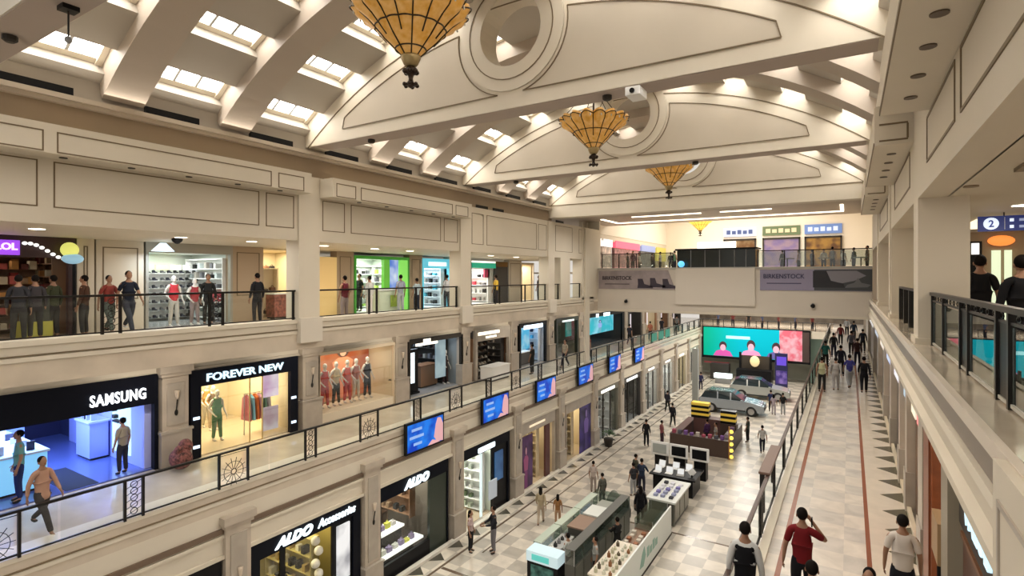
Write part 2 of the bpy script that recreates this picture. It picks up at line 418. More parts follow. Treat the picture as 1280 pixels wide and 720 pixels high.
def body_mesh(pose, fingers=False):
    P = POSE[pose]
    n = [((0, 0, .95), (.10, .075)), ((0, .0, 1.12), (.095, .07)), ((0, -.01, 1.30), (.12, .08)), ((0, -.01, 1.43), (.06, .055)),
         ((0, 0, 1.50), (.047, .05)), ((0, .010, 1.57), (.05, .06))]
    e = [(0, 1), (1, 2), (2, 3), (3, 4), (4, 5)]
    ex = B(); ex.ball((0, .105, 1.60), (.012, .02, .022), 8, 6); ex.ball((0, .015, 1.63), (.072, .088, .108), 16, 12); ex.ball((0, .05, 1.565), (.05, .05, .04), 12, 8)
    for sx in (-1, 1):
        ex.ball((sx*.077, .0, 1.605), (.012, .02, .03), 8, 6); ex.ball((sx*.028, .088, 1.625), (.012, .008, .008), 8, 6)
    for k, sx in ((0, -1), (1, 1)):
        el, wr = P['a'][k]; d = (Vector(wr)-Vector(el)).normalized()
        h1 = Vector(wr)+d*.07; h2 = Vector(wr)+d*.11
        i = len(n); n += [((sx*.165, -.01, 1.385), .055), (el, .038), (wr, .026), (tuple(h1), (.034, .018)), (tuple(h2), (.030, .014))]
        e += [(3, i), (i, i+1), (i+1, i+2), (i+2, i+3), (i+3, i+4)]
        side = d.cross(Vector((0, 1, 0))).normalized() if abs(d.y) < .9 else Vector((1, 0, 0))
        fwd = side.cross(d).normalized()
        if fwd.y < 0: fwd = -fwd
        for q, (off, L_) in enumerate(((-.026, .060), (-.009, .072), (.009, .068), (.026, .052))):
            b0 = h2+fwd*off; b1 = b0+d*L_*.55-side*sx*.006; b2 = b1+d*L_*.45-side*sx*.022
            ex.cyl(b0-d*.02, b1, .0085, 6, .0078); ex.cyl(b1-d*.004, b2, .0078, 6, .006)
        t0 = Vector(wr)+d*.035+fwd*.025; t1 = t0+fwd*.028+d*.03; ex.cyl(t0, t1, .010, 6, .009); ex.cyl(t1, t1+d*.028, .009, 6, .007)
    for k, sx in ((0, -1), (1, 1)):
        kn, an = P['l'][k]; i = len(n)
        n += [((sx*.09, 0, .86), .068), (kn, .050), (an, .036), ((an[0], an[1]+.13, an[2]-.045), (.036, .025))]
        e += [(0, i), (i, i+1), (i+1, i+2), (i+2, i+3)]
    return skin_mesh('body_'+pose, n, e, 0, 2, ex)
def shirt_mesh(pose, sleeve, lng):
    P = POSE[pose]; low = {0: .86, 1: .72, 2: .45}[lng]
    n = [((0, 0, 1.04), (.150, .112)), ((0, 0, 1.16), (.142, .108)), ((0, -.01, 1.30), (.150, .112)), ((0, -.01, 1.425), (.085, .070)), ((0, -.005, 1.475), (.060, .060)), ((0, 0, low), (.158+lng*.03, .120+lng*.02))]
    e = [(0, 1), (1, 2), (2, 3), (3, 4), (0, 5)]
    for k, sx in ((0, -1), (1, 1)):
        el, wr = P['a'][k]; sh = (sx*.158, -.01, 1.385); i = len(n)
        if sleeve == 2:
            n += [(sh, .064), (el, .050), (lerp(el, wr, .93), .038)]; e += [(3, i), (i, i+1), (i+1, i+2)]
        elif sleeve == 1:
            n += [(sh, .064), (lerp(sh, el, .8), .054)]; e += [(3, i), (i, i+1)]
        else:
            n += [(sh, .060)]; e += [(3, i)]
    return skin_mesh('shirt_%s_%d_%d' % (pose, sleeve, lng), n, e, 0, 2)
def trouser_mesh(pose):
    P = POSE[pose]; n = [((0, 0, 1.05), (.120, .092)), ((0, 0, .90), (.145, .11))]; e = [(0, 1)]
    for k, sx in ((0, -1), (1, 1)):
        kn, an = P['l'][k]; i = len(n)
        n += [((sx*.09, 0, .84), .10), (kn, .072), (lerp(kn, an, .95), .056)]; e += [(1, i), (i, i+1), (i+1, i+2)]
    return skin_mesh('trousers_'+pose, n, e, 0, 2)
def shoe_mesh(pose, k):
    an = POSE[pose]['l'][k][1]; x, y, z = an
    return skin_mesh('shoe_%s_%d' % (pose, k), [((x, y-.02, z-.005), .048), ((x, y+.05, z-.035), (.046, .04)), ((x, y+.15, z-.05), (.044, .030))], [(0, 1), (1, 2)], 0, 1)
def hair_mesh(kind):
    if 'hair_'+kind in MESHC: return MESHC['hair_'+kind]
    b = B().ball((0, -.012, 1.652), (.082, .094, .098), 16, 12)
    if kind == 'long': b.ball((0, -.055, 1.52), (.088, .06, .17), 14, 10)
    o = b.obj('hair_'+kind, HAIR, None, True); me = o.data; bpy.data.objects.remove(o); MESHC['hair_'+kind] = me; return me
def setmat(o, m):
    o.material_slots[0].link = 'OBJECT'; o.material_slots[0].material = m
def cloth(c): return M('cloth_%d_%d_%d' % tuple(int(v*200) for v in c), c, .85, spec=.12)
SKIN = M('skin', (.30, .155, .09), .55); HAIR = M('hair', (.008, .006, .005), .8, spec=.1)
def person(x, y, z, rot, pose, shirt, pants, label, h=1.70, hair='short', sleeve=1, lng=0, shoes=(.03, .03, .03), skin=None, group=None, name='person', cat='person', nohair=False):
    o = bpy.data.objects.new(name, body_mesh(pose)); COL.objects.link(o); setmat(o, skin or SKIN)
    o.location = (x, y, z); o.rotation_euler = (0, 0, rot); s_ = h/1.75; o.scale = (s_, s_, s_); tag(o, label, cat, group)
    def part(nm, me, m):
        q = bpy.data.objects.new(nm, me); COL.objects.link(q); setmat(q, m); q.parent = o
    part('shirt', shirt_mesh(pose, sleeve, lng), cloth(shirt)); part('trousers', trouser_mesh(pose), cloth(pants))
    if not nohair: part('hair', hair_mesh(hair), HAIR)
    for k in (0, 1): part('shoe', shoe_mesh(pose, k), cloth(shoes))
    return o
MANQ = M('mannequin_white', (.7, .66, .6), .4)
def mannequin(x, y, z, rot, shirt, pants, label, h=1.8, lng=0, group=None):
    return person(x, y, z, rot, 'mannequin', shirt, pants, label, h, sleeve=0, lng=lng, shoes=(.5, .48, .44), skin=MANQ, name='mannequin', cat='mannequin', nohair=True, group=group)
# ================================================================== UPPER GALLERY, LEFT: columns and panelled header
def strip_rect(bb, X, y0, y1, z0, z1, w=.024, d=.010, side=1):
    a, b_ = min(X, X+side*d), max(X, X+side*d)
    bb.box(a, b_, y0, y1, z0, z0+w); bb.box(a, b_, y0, y1, z1-w, z1); bb.box(a, b_, y0, y0+w, z0+w, z1-w); bb.box(a, b_, y1-w, y1, z0+w, z1-w)
    return bb
ZH0, ZH1, ZBOX, ZT = 11.55, 13.41, 12.85, 14.2
struct('wall_left_upper', B().box(XL-.5, XL, -8, 32, ZH0, 13.45), cream)
struct('trim_17', B().box(XL-.5, XL-.12, -8, 26, 13.45, ZT-.1), tan_)
struct('trim_18', B().box(XL-.55, XL+.10, -8, 26, ZT-.12, ZT-.02).box(XL-.5, XL+.02, -8, 26, ZT-.2, ZT-.12), M('light_mould', (.5, .43, .34), .5))
struct('ceiling_left_upper', B().box(-23, XL-.5, -8, 32, ZH0, ZH0+.08), cream)
colY = [(-5.2, -4.5), (2.45, 3.15), (10.05, 10.77), (17.7, 18.4), (25.3, 26.0)]
for k, (a, b_) in enumerate(colY):
    if a < 0: continue
    t = thing('column', 'square cream column on the left upper gallery, %s from the camera end' % ORD[k-1], 'column', (XL-.3, (a+b_)/2, Z2))
    B().box(XL-.52, XL+.06, a, b_, Z2, 13.44).obj('shaft', cream, t)
    B().box(XL-.06, XL+.17, a-.02, b_+.02, Z2-.35, Z2+.36).obj('pedestal', M('plain_block', (.62, .56, .47), .5), t)
for k in range(len(colY)-1):
    y0, y1 = colY[k][1], colY[k+1][0]
    fy1 = y1+.0
    if k < 3:
        t = thing('header_box', 'projecting panelled cream box above the left upper gallery, %s bay' % ORD[k], 'wall panel', (XL, (y0+y1)/2, ZBOX))
        B().box(XL+.002, XL+.62, y0+.02, fy1, ZBOX, ZH1).obj('box_front', cream, t)
        bb = B(); n0 = y0+.15
        for (a, b_) in ((n0, n0+.75), (n0+.95, fy1-1.25), (fy1-1.05, fy1-.25)):
            strip_rect(bb, XL+.62, a, b_, ZBOX+.02, ZH1-.14)
        bb.obj('inlay_line', inlay, t)
        for j in range(5):
            yy = y0+1.3+j*1.2
            B().lathe([(.07, 0), (.07, -.015)], 12, (XL+.33, yy, ZBOX)).obj('downlight_hole', dark, t)
    bb = B(); n0 = y0+.15
    for (a, b_) in ((n0, n0+.85), (n0+1.1, y1-1.2), (y1-1.0, y1-.12)):
        strip_rect(bb, XL, a, b_, ZH0+.33, ZBOX-.05 if k < 3 else 13.2)
    struct('trim_19', bb, inlay)
struct('trim_20', strip_rect(B(), XL, 26.2, 28.3, ZH0+.33, 13.3), inlay)
struct('trim_21', strip_rect(B(), XL, 29.2, 31.0, ZH0+.33, 13.3), inlay)
# solid wall corner before the end bay
struct('wall_left_corner', B().box(XL-.6, XL+.02, 29.6, 32.2, Z2, 13.45).box(XL-.6, XL+.012, 26.8, 28.0, Z2, ZH0), cream)
struct('trim_22', B().box(XL, XL+.12, 29.9, 30.5, Z1, 13.4), cream)
# gallery ceiling lamps
def downlight(x, y, z, label, energy=28, r=.11, col=WARM, group=None, on=True):
    t = thing('downlight', label, 'ceiling light', (x, y, z), 0, group)
    B().lathe([(r+.03, -.012), (r+.03, 0)], 16, (x, y, z)).obj('trim_ring', white, t)
    B().lathe([(r, -.018), (r, -.004)], 16, (x, y, z)).obj('lens', E('lamp_lens', (1, .88, .68), 9) if on else dark, t)
    if on and energy: area('lamp_light', (x, y, z-.03), r*2, energy*.45, col)
for j, y in enumerate((1.5, 4.6, 7.6, 9.6, 12.2, 14.5, 16.4, 19.6, 22.2, 24.6, 28.6)):
    downlight(-15.0, y, ZH0, 'round ceiling lamp over the left upper gallery, %s from the camera end' % ORD[j], 75, .14, NEUT)
for j in range(13):
    area('gallery_lamp', (-15.2, 2.5+4.65*j, 8.38), .3, 45, WARM)
    B_ = None

# ================================================================== ROOF: trusses, ribs, coffers, skylights
XC, R0 = -6.5, 11.4; ZC = 14.3+2.4-R0; PH = math.asin(7/R0)
def ap(phi, R): return (XC+R*math.sin(phi), ZC+R*math.cos(phi))
def arc(a, b_, R, n=24): return [ap(a+(b_-a)*i/n, R) for i in range(n+1)]
HZ = 16.05; HR = .80
def ring(r, a0, a1, n=24): return [(XC+r*math.cos(a0+(a1-a0)*i/n), HZ+r*math.sin(a0+(a1-a0)*i/n)) for i in range(n+1)]
trussY = [2.8, 10.4, 18.05, 25.65]
for k, y in enumerate(trussY):
    t = thing('arched_truss', 'cream arched truss wall with round opening over the hall, %s from the camera' % ORD[k], 'truss', (XC, y, 14.3))
    bb = B(); th = .63
    RT = 12.02
    x0, z0 = ap(-PH, RT); x1, z1 = ap(PH, RT)
    left = [(XC, 14.3), (XC, HZ-HR)]+[p for p in ring(HR, -PI/2, -3*PI/2, 24)][1:]+[(XC, ZC+RT)]+arc(0, -PH, RT, 20)[1:]+[(XL-.3, z0-.1), (XL-.3, 14.3)]
    right = [(XC, 14.3), (XC, HZ-HR)]+[p for p in ring(HR, -PI/2, PI/2, 24)][1:]+[(XC, ZC+RT)]+arc(0, PH, RT, 20)[1:]+[(.8, z1-.1), (.8, 14.3)]
    B().prism(left[::-1], 'y', y, y+th).prism(right, 'y', y, y+th).obj('truss_wall', cream, t)
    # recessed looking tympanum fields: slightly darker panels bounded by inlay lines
    Ri = R0-.36; rp = 1.36; zb = 14.62
    def inner(sgn):
        a_end = math.asin(5.42/Ri)
        pts = [ap(sgn*q, Ri) for q in [a_end*(1-i/16)+ .13*(i/16) for i in range(17)]]
        # ring side from arc down to the band
        th0 = math.atan2(pts[-1][1]-HZ, (pts[-1][0]-XC)*sgn); th1 = math.asin(max(-1, (zb+.02-HZ)/1.45))
        n = 14; rs = math.hypot(pts[-1][0]-XC, pts[-1][1]-HZ)
        for i in range(1, n+1):
            a = th0+(th1-th0)*i/n; rr = rs+(1.45-rs)*i/n
            pts.append((XC+sgn*rr*math.cos(a), HZ+rr*math.sin(a)))
        pts.append((XC+sgn*5.5, zb)); 
        return pts
    for sgn in (-1, 1):
        p = inner(sgn); q = p if sgn > 0 else p[::-1]
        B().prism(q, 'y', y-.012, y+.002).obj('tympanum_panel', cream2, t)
        B().strip(p+[p[0]], .022, y-.03, y-.008).obj('inlay_line', inlay, t)
    bb = B(); bb.strip(ring(1.10, 0, 2*PI, 40), .022, y-.055, y-.02); bb.obj('inlay_ring', inlay, t)
    rg = B(); o = ring(1.36, 0, 2*PI, 40); i_ = ring(HR, 0, 2*PI, 40)
    for q in range(40): rg.prism([i_[q], o[q], o[q+1], i_[q+1]], 'y', y-.04, y)
    rg.obj('ring_moulding', cream, t)
    B().strip(arc(-PH, PH, R0-.03, 40), .022, y-.02, y).obj('outer_inlay_line', inlay, t)
    B().box(-13.2, .4, y+.02, y+th-.02, 14.285, 14.3).obj('chord_soffit', M('soffit_grey', (.40, .33, .28), .6), t)
    for x in (-11.2, -4.3):
        B().lathe([(.06, 0), (.10, .03), (.10, .10), (.05, .12)], 10, (x, y+.3, 14.18)).obj('small_sensor', dark, t)
# end beam under the last truss
struct('wall_end_beam', B().box(XL-.5, 1.6, 25.65, 26.3, 13.62, 14.30), cream)
struct('trim_23', B().box(XL-.5, 1.3, 25.62, 25.65, 14.24, 14.28), inlay)
t = thing('projector', 'white box projector fixed under the first full truss', 'projector', (-3.6, 10.6, 14.1))
B().box(-3.75, -3.45, 10.25, 10.7, 14.05, 14.22).obj('housing', white, t, bevel=.01); B().cyl((-3.6, 10.25, 14.13), (-3.6, 10.21, 14.13), .05).obj('lens', black, t)
B().cyl((-3.6, 10.5, 14.2), (-3.6, 10.5, 14.3), .03).obj('mount', dark, t)
t = thing('projector', 'dark hanging fixture under the nearest truss at upper left', 'projector', (-9.3, 3.2, 14.1))
B().box(-9.4, -9.2, 3.1, 3.3, 14.22, 14.3).obj('mount', black, t); B().cyl((-9.3, 3.2, 13.85), (-9.3, 3.2, 14.22), .012).obj('rod', blackm, t); B().ball((-9.3, 3.2, 13.82), .05).obj('sensor', greym, t)
# ribs
ribs = []
yk = [-1.3+.0]
def rib(yc, k):
    bb = B(); o = arc(-PH, PH, 12.05, 28); i_ = arc(-PH, PH, R0, 28)
    for q in range(28): bb.prism([i_[q], o[q], o[q+1], i_[q+1]], 'y', yc-.4, yc+.4)
    o = bb.obj('arched_rib', ribm); tag(o, 'plain arched ceiling rib spanning the hall, %s from the camera' % ORD[k], 'ceiling rib')
rk = 0
edges = []
for k in range(len(trussY)-1):
    a = trussY[k]+.63; b_ = trussY[k+1]
    c1 = trussY[k]+.3+2.53; c2 = trussY[k]+.3+5.07
    rib(c1, rk); rib(c2, rk+1); rk += 2
    edges += [(a, c1-.4, k, 0), (c1+.4, c2-.4, k, 1), (c2+.4, b_, k, 2)]
PER = .148
sky = []
a = PH-.033
for j in range(4): sky.append((a-j*PER-.058, a-j*PER))
skyem = E('skylight_glow', (1.0, .97, .92), 15.0)
bar = M('skylight_bar', (.45, .44, .42), .5)
reveal = M('reveal_paint', (.80, .73, .60), .6)
for (y0, y1, k, s_) in edges:
    bb = B(); top = B(); sv = B()
    allo = sorted([(-b_, -a_) for a_, b_ in sky]+sky)
    cur = -PH
    for (a_, b_) in allo+[(PH, PH)]:
        if a_-cur > .001:
            n = max(1, int((a_-cur)/.05)); i_ = arc(cur, a_, 11.72, n); o = arc(cur, a_, 12.2, n)
            for q in range(n): bb.prism([i_[q], o[q], o[q+1], i_[q+1]], 'y', y0, y1)
        cur = b_
    struct('ceiling_vault', bb, coffer)
    # reveals at the two ends of each skylight strip
    bay = ['near', 'middle', 'far'][k]; sub = ['nearest', 'central', 'farthest'][s_]
    for side, lst in (('left', [(-b_, -a_) for a_, b_ in sky]), ('right', sky)):
        for j, (a_, b_) in enumerate(lst):
            p = ap((a_+b_)/2, 12.1)
            t = thing('skylight', '%s bay, %s strip: glowing skylight %s up from the %s cornice' % (bay, sub, ORD[j], side), 'skylight', (p[0], (y0+y1)/2, p[1]))
            am, bm_ = (a_, a_+(b_-a_)*.8) if side == 'right' else (b_-(b_-a_)*.8, b_)
            i0, i1 = ap(am, 12.06), ap(bm_, 12.06); o0, o1 = ap(am, 12.1), ap(bm_, 12.1)
            B().prism([i0, o0, o1, i1], 'y', y0+.12, y1-.12).obj('pane', skyem, t)
            fr = B()
            for yy0, yy1 in ((y0, y0+.12), (y1-.12, y1)):
                fr.prism([ap(a_, 11.95), ap(a_, 12.12), ap(b_, 12.12), ap(b_, 11.95)], 'y', yy0, yy1)
            ra, rb = (bm_, b_) if side == 'right' else (a_, am)
            fr.prism([ap(ra, 12.0), ap(ra, 12.1), ap(rb, 12.1), ap(rb, 12.0)], 'y', y0+.12, y1-.12)
            fr.obj('reveal', reveal, t)
            w = (y1-y0-.24)/3; mb = B()
            for q in (1, 2): B().prism([ap(am, 12.0), ap(am, 12.06), ap(bm_, 12.06), ap(bm_, 12.0)], 'y', y0+.12+q*w-.03, y0+.12+q*w+.03).obj('glazing_bar', bar, t)
# real light of the skylight strips, one lamp per bay and side, just below the panes
for (y0, y1, k, s_) in edges:
    for sg in (-1, 1):
        for ph in (.30, .55):
            p = ap(sg*ph, 11.3)
            pass
# dark slots at the foot of the vault
for j, (y0, y1, k, s_) in enumerate(edges):
    o = B().box(XL-.12, XL+.0, y0+.05, y1-.5, ZT+.0, ZT+.16).obj('air_slot', black); tag(o, 'dark slot grille at the foot of the vault on the left, %s from the camera' % ORD[j], 'vent')
struct('wall_vault_foot', B().box(XL-.6, XL-.1, -8, 26, ZT-.05, 14.9).box(.75, 1.1, -8, 26, 13.4, 14.9), coffer)
for j, (y0, y1) in enumerate(((19.0, 19.9), (20.3, 21.2), (26.5, 27.4))):
    o = B().box(XL-.14, XL-.10, y0, y1, 13.47, 13.6).obj('air_slot', black); tag(o, 'small dark slot in the tan frieze over the left gallery, %s from the camera' % ORD[j], 'vent')

# ================================================================== CHANDELIERS
amber = M('amber_glass', (.62, .30, .07), .35, 0, (1, .50, .12), .28, noise=.25, nscale=9)
def leadglass(key):
    m = bpy.data.materials.new(key); m.use_nodes = True; nt = m.node_tree; b = nt.nodes['Principled BSDF']; L = nt.links.new
    tc = nt.nodes.new('ShaderNodeTexCoord'); n = nt.nodes.new('ShaderNodeTexNoise'); n.inputs['Scale'].default_value = 7
    r = nt.nodes.new('ShaderNodeValToRGB'); r.color_ramp.elements[0].position = .35; r.color_ramp.elements[1].position = .68
    r.color_ramp.elements[0].color = (.55, .26, .03, 1); r.color_ramp.elements[1].color = (.66, .38, .12, 1)
    L(tc.outputs['Object'], n.inputs['Vector']); L(n.outputs['Fac'], r.inputs['Fac']); L(r.outputs['Color'], b.inputs['Base Color'])
    L(r.outputs['Color'], b.inputs['Emission Color']); b.inputs['Emission Strength'].default_value = .22; b.inputs['Roughness'].default_value = .3
    return m
ambg = leadglass('leaded_amber')
bronze = M('dark_bronze', (.035, .022, .014), .4, .7)
brass = M('aged_brass', (.35, .26, .12), .4, .6)
NB = 16
prof = [(.15, .0), (.25, .10), (.42, .26), (.57, .42), (.70, .54), (.86, .65), (.93, .74), (.90, .82)]
def bowlR(r, t, j):
    lob = (abs(math.cos(t*NB/2))) if j >= 3 else .5
    return r*(1+.16*(lob-.6)*max(0, j-2)/4)
def chandelier():
    t = bpy.data.objects.new('chandelier', None); COL.objects.link(t)
    n = NB*8; NBH = NB; vs = []; fs = []
    for j, (r, z) in enumerate(prof):
        for i in range(n):
            a = 2*PI*i/n; rr = bowlR(r, a+PI/NB, j); zz = z+(.05*abs(math.cos((a+PI/NB)*NB/2)) if j >= 6 else 0)
            vs.append((rr*math.cos(a), rr*math.sin(a), zz))
    for j in range(len(prof)-1):
        for i in range(n): fs.append((j*n+i, j*n+(i+1) % n, (j+1)*n+(i+1) % n, (j+1)*n+i))
    B().add(vs, fs).obj('glass_bowl', ambg, t, True, False)
    lead = B()
    for k in range(NB):
        a = 2*PI*(k)/NB
        js = range(2, len(prof)) if k % 2 else range(0, len(prof))
        pts = [(bowlR(prof[j][0], a+PI/NB, j)*math.cos(a)*1.018, bowlR(prof[j][0], a+PI/NB, j)*math.sin(a)*1.018, prof[j][1]) for j in js]
        lead.path(pts, .013, 5)
    for j in (1, 3, 6):
        pts = [(bowlR(prof[j][0], 2*PI*i/128+PI/NB, j)*math.cos(2*PI*i/128)*1.018, bowlR(prof[j][0], 2*PI*i/128+PI/NB, j)*math.sin(2*PI*i/128)*1.018, prof[j][1]+(.05*abs(math.cos((2*PI*i/128+PI/NB)*NB/2)) if j >= 6 else 0)) for i in range(128)]
        lead.path(pts, .013, 4, True)
    lead.obj('leading', bronze, t, False, False)
    B().lathe([(.16, .0), (.165, -.04), (.12, -.14), (.08, -.18)], 20).obj('collar', brass, t, True, False)
    f = B().lathe([(.06, -.18), (.10, -.22), (.11, -.28), (.05, -.32), (.035, -.38), (.05, -.44), (.13, -.48), (.05, -.50), (.02, -.53)], 16)
    for k in range(6):
        a = 2*PI*k/6; f.ball((.10*math.cos(a), .10*math.sin(a), -.26), .045, 8, 6); f.ball((.11*math.cos(a), .11*math.sin(a), -.48), .035, 8, 6)
    f.obj('finial', bronze, t, True, False)
    c = B()
    for k in range(4):
        a = PI/4+PI/2*k; c.path([(.86*math.cos(a), .86*math.sin(a), .86), (.10*math.cos(a), .10*math.sin(a), 1.7), (0, 0, 2.2)], .012, 5)
    c.cyl((0, 0, .2), (0, 0, 2.85), .025); c.obj('suspension', bronze, t, False, False)
    d = B()
    for k in range(20):
        a = 2*PI*k/20; d.ball((.93*math.cos(a), .93*math.sin(a), .70), (.02, .02, .04), 6, 4); d.cyl((.90*math.cos(a), .90*math.sin(a), .76), (.93*math.cos(a), .93*math.sin(a), .72), .004, 4)
    d.obj('glass_drops', M('crystal', (.55, .55, .52), .15), t, False, False)
    return t
ch = chandelier(); tag(ch, 'largest amber leaded glass bowl chandelier, nearest the camera at upper left', 'chandelier', 'amber bowl chandeliers')
ch.location = (-6.2, 6.8, 14.17)
for y, lb in ((14.4, 'amber leaded glass bowl chandelier hanging between the second and third trusses'), (22.0, 'small looking amber bowl chandelier hanging in the far vault bay')):
    dup(ch, (-6.2, y, 14.17), 0, lb)
fc = dup(ch, (-8.7, 38.5, 13.7), 0, 'yellow glowing chandelier beyond the vault over the far terrace')
B().cyl((-8.7, 38.5, 15.4), (-8.7, 38.5, 16.6), .02).obj('ceiling_rod', bronze, fc)
glow = E('yellow_glow', (1, .70, .10), 1.0)
for c_ in fc.children:
    if c_.name.startswith('glass_bowl'): c_.material_slots[0].link = 'OBJECT'; c_.material_slots[0].material = glow
fc.scale = (.8, .8, .8)

# ================================================================== RIGHT SIDE
XR = .95
struct('wall_right_upper', B().box(XR, XR+.4, -8, 32, 11.78, 13.45), cream)
struct('trim_24', B().box(.5, XR+.4, -8, 26.3, 13.45, 14.3), cream)
struct('ceiling_right_upper', B().box(XR+.38, 8, -8, 32, 11.78, 11.86), cream)
segs = [(-7, 9.6), (11.75, 17.0), (19.0, 24.6)]
for k, (a, b_) in enumerate(segs):
    t = thing('header_box', 'projecting cream box with dark downlights over the right gallery, %s from the camera' % ORD[k], 'wall panel', (XR, (a+b_)/2, ZBOX))
    B().box(XR-.57, XR-.002, a, b_, ZBOX, 13.55).obj('box_front', cream, t)
    bb = B(); bb.box(XR-.585, XR-.57, a, b_, ZBOX+.0, ZBOX+.05); bb.box(XR-.5, XR-.08, a-.012, a, ZBOX+.06, ZBOX+.09); bb.box(XR-.5, XR-.08, a-.012, a, 13.2, 13.23); bb.box(XR-.1, XR-.07, a-.012, a, ZBOX+.09, 13.2)
    bb.obj('inlay_line', inlay, t)
    for yy in ((6.12, 6.94, 7.89, 8.8) if k == 0 else [a+.9+.95*q for q in range(4)]):
        B().lathe([(.075, 0), (.075, -.015), (.055, -.016)], 14, (XR-.27, yy, ZBOX)).obj('downlight_hole', M('unlit_hole', (.10, .07, .045), .5), t)
bb = B()
for (a, b_) in ((-6, 7.0), (7.35, 9.8), (12.4, 16.4), (19.4, 24.0)):
    strip_rect(bb, XR, a, b_, 12.14, ZBOX-.04 if a != 7.35 else 12.8, .035, .012, -1)
struct('trim_25', bb, inlay)
for k, (a, b_) in enumerate(((11.05, 11.75), (17.7, 18.4), (25.3, 26.0))):
    t = thing('column', 'square cream column on the right upper gallery, %s from the camera' % ORD[k], 'column', (XR+.33, a+.35, Z2))
    B().box(XR, XR+.66, a, b_, Z2, 11.78).obj('shaft', cream, t); B().box(XR-.04, XR+.7, a-.04, b_+.04, Z2, Z2+.55).obj('pedestal', cream, t)
    if k: B().box(XR-.03, XR, a+.1, b_-.1, 9.6, 13.4).obj('shaft_strip', cream, t)
# right upper gallery inner wall with shops, far part of corridor
struct('wall_right_shops', B().box(4.6, 4.8, -8, 32, Z2, 11.78), M('corridor_wall', (.55, .46, .36), .6))
struct('wall_right_gallery_end', B().box(XR+.0, 8, 31.6, 31.9, Z2, 11.78), M('corridor_wall', (.5, .4, .3), .6))
for j, y in enumerate((3.4, 6.4, 9.4, 13, 17, 21)):
    downlight(2.6, y, 11.78, 'round lamp in the right corridor ceiling, %s from the camera end' % ORD[j], 55, .13, WARM)
o = B().box(1.65, 2.05, 8.2, 8.6, 11.735, 11.78).obj('ceiling_vent', M('vent_brown', (.22, .16, .10), .5)); tag(o, 'square brown ceiling vent above the right corridor near the sign', 'vent')
t = thing('downlight', 'unlit recessed oval downlight beside the ceiling vent at right', 'ceiling light', (1.45, 9.9, 11.78)); B().lathe([(.09, 0), (.09, -.02)], 14, (1.45, 9.9, 11.78)).obj('trim_ring', M('vent_brown'), t)
# hanging blue direction sign
SX, SYY, SZ = 2.2, 14.3, 11.41
t = thing('direction_sign', 'hanging dark blue direction sign with round white number over the right corridor', 'sign', (SX+.8, SYY, SZ))
B().box(SX, SX+1.8, SYY-.03, SYY+.03, SZ, SZ+.30).obj('panel', E('sign_blue', (.015, .03, .17), .5), t)
cr = [(SX+.20+.12*math.cos(a), SZ+.15+.12*math.sin(a)) for a in [2*PI*i/20 for i in range(20)]]
B().prism(cr, 'y', SYY-.04, SYY-.03).obj('number_disc', E('sign_white', (.75, .85, 1), .9), t)
text('number', '2', .08, .14, E('sign_blue2', (.02, .04, .3), .4), (SX+.20, SYY-.045, SZ+.15), 'F', t, .02)
B().box(SX+.40, SX+.41, SYY-.04, SYY-.03, SZ+.03, SZ+.27).obj('divider', M('sign_line', (.5, .55, .65), .5), t)
for z in (SZ+.21, SZ+.08):
    B().box(SX+.48, SX+.54, SYY-.04, SYY-.03, z-.03, z+.03).obj('pictogram', MC['sign_white'], t)
    B().box(SX+.62, SX+1.3, SYY-.04, SYY-.03, z-.025, z+.025).obj('legend_line', M('legend', (.35, .42, .62), .5, 0, (.35, .42, .62), .4), t)
for x in (SX+.4, SX+1.3): B().cyl((x, SYY, SZ+.30), (x, SYY, 11.78), .012).obj('hanger', blackm, t)
# lit shops down the right corridor
t = thing('shopfront', 'distant shopfront with orange oval sign at the end of the right corridor', 'shopfront', (3.6, 19, Z2))
B().box(2.5, 4.6, 19.0, 19.2, 8.97, 11.7).obj('surround', M('brown_wall', (.30, .22, .15), .6), t)
B().box(3.2, 3.38, 18.93, 19.0, 8.97, 11.2).obj('light_column', E('pale_green_lit', (.75, .85, .6), .9), t)
B().box(3.46, 3.6, 18.93, 19.0, 8.97, 11.2).obj('light_column', MC['pale_green_lit'], t)
B().ball((3.38, 18.9, 11.45), (.28, .08, .14), 14, 10).obj('oval_sign', E('orange_lit', (1, .30, .06), .9), t, True)
B().box(2.72, 3.0, 18.93, 19.0, 9, 11.45).obj('black_panel', black, t); B().box(2.78, 2.94, 18.9, 18.93, 11.1, 11.4).obj('small_screen', E('cool_screen', (1, .95, .9), 1.2), t)
B().box(3.7, 3.95, 18.93, 19.0, 9, 10.6).obj('dark_door', dark, t)
o = B().box(2.4, 4.4, 15.2, 18.4, 11.74, 11.78).obj('ceiling_light_panel', E('cove_warm', (1, .86, .6), 1.3)); tag(o, 'warm lit ceiling cove panel behind the hanging blue sign', 'ceiling light')
# ledge, plinth and fascia of the right upper gallery
struct('trim_26', B().box(.84, 1.36, 4.3, 31.6, 9.28, 9.40).box(.84, 1.36, -6, 3.4, 9.28, 9.40), marble)
struct('trim_27', B().box(.80, .86, -6, 32, 9.30, 9.415), M('ledge_lip', (.68, .6, .5), .4))
struct('trim_28', B().box(.84, 1.3, -6, 32, 9.07, 9.28), M('fascia_band', (.26, .22, .18), .4))
P = [(0, 0), (-.10, 0), (-.12, -.06), (-.06, -.10), (-.06, -.30), (-.13, -.34), (-.13, -.42), (.0, -.48), (.45, -.48), (.45, 0)]
struct('trim_29', B().prism([(.90+a_, 9.06+b_) for a_, b_ in P], 'y', -6, 32), cream)
struct('ceiling_right_gallery', B().box(.9, 7, -6, 62, 8.38, 8.45), cream)
t = thing('pier', 'cream panelled pier block at the right edge against the marble ledge', 'pier', (.95, 3.85, 8))
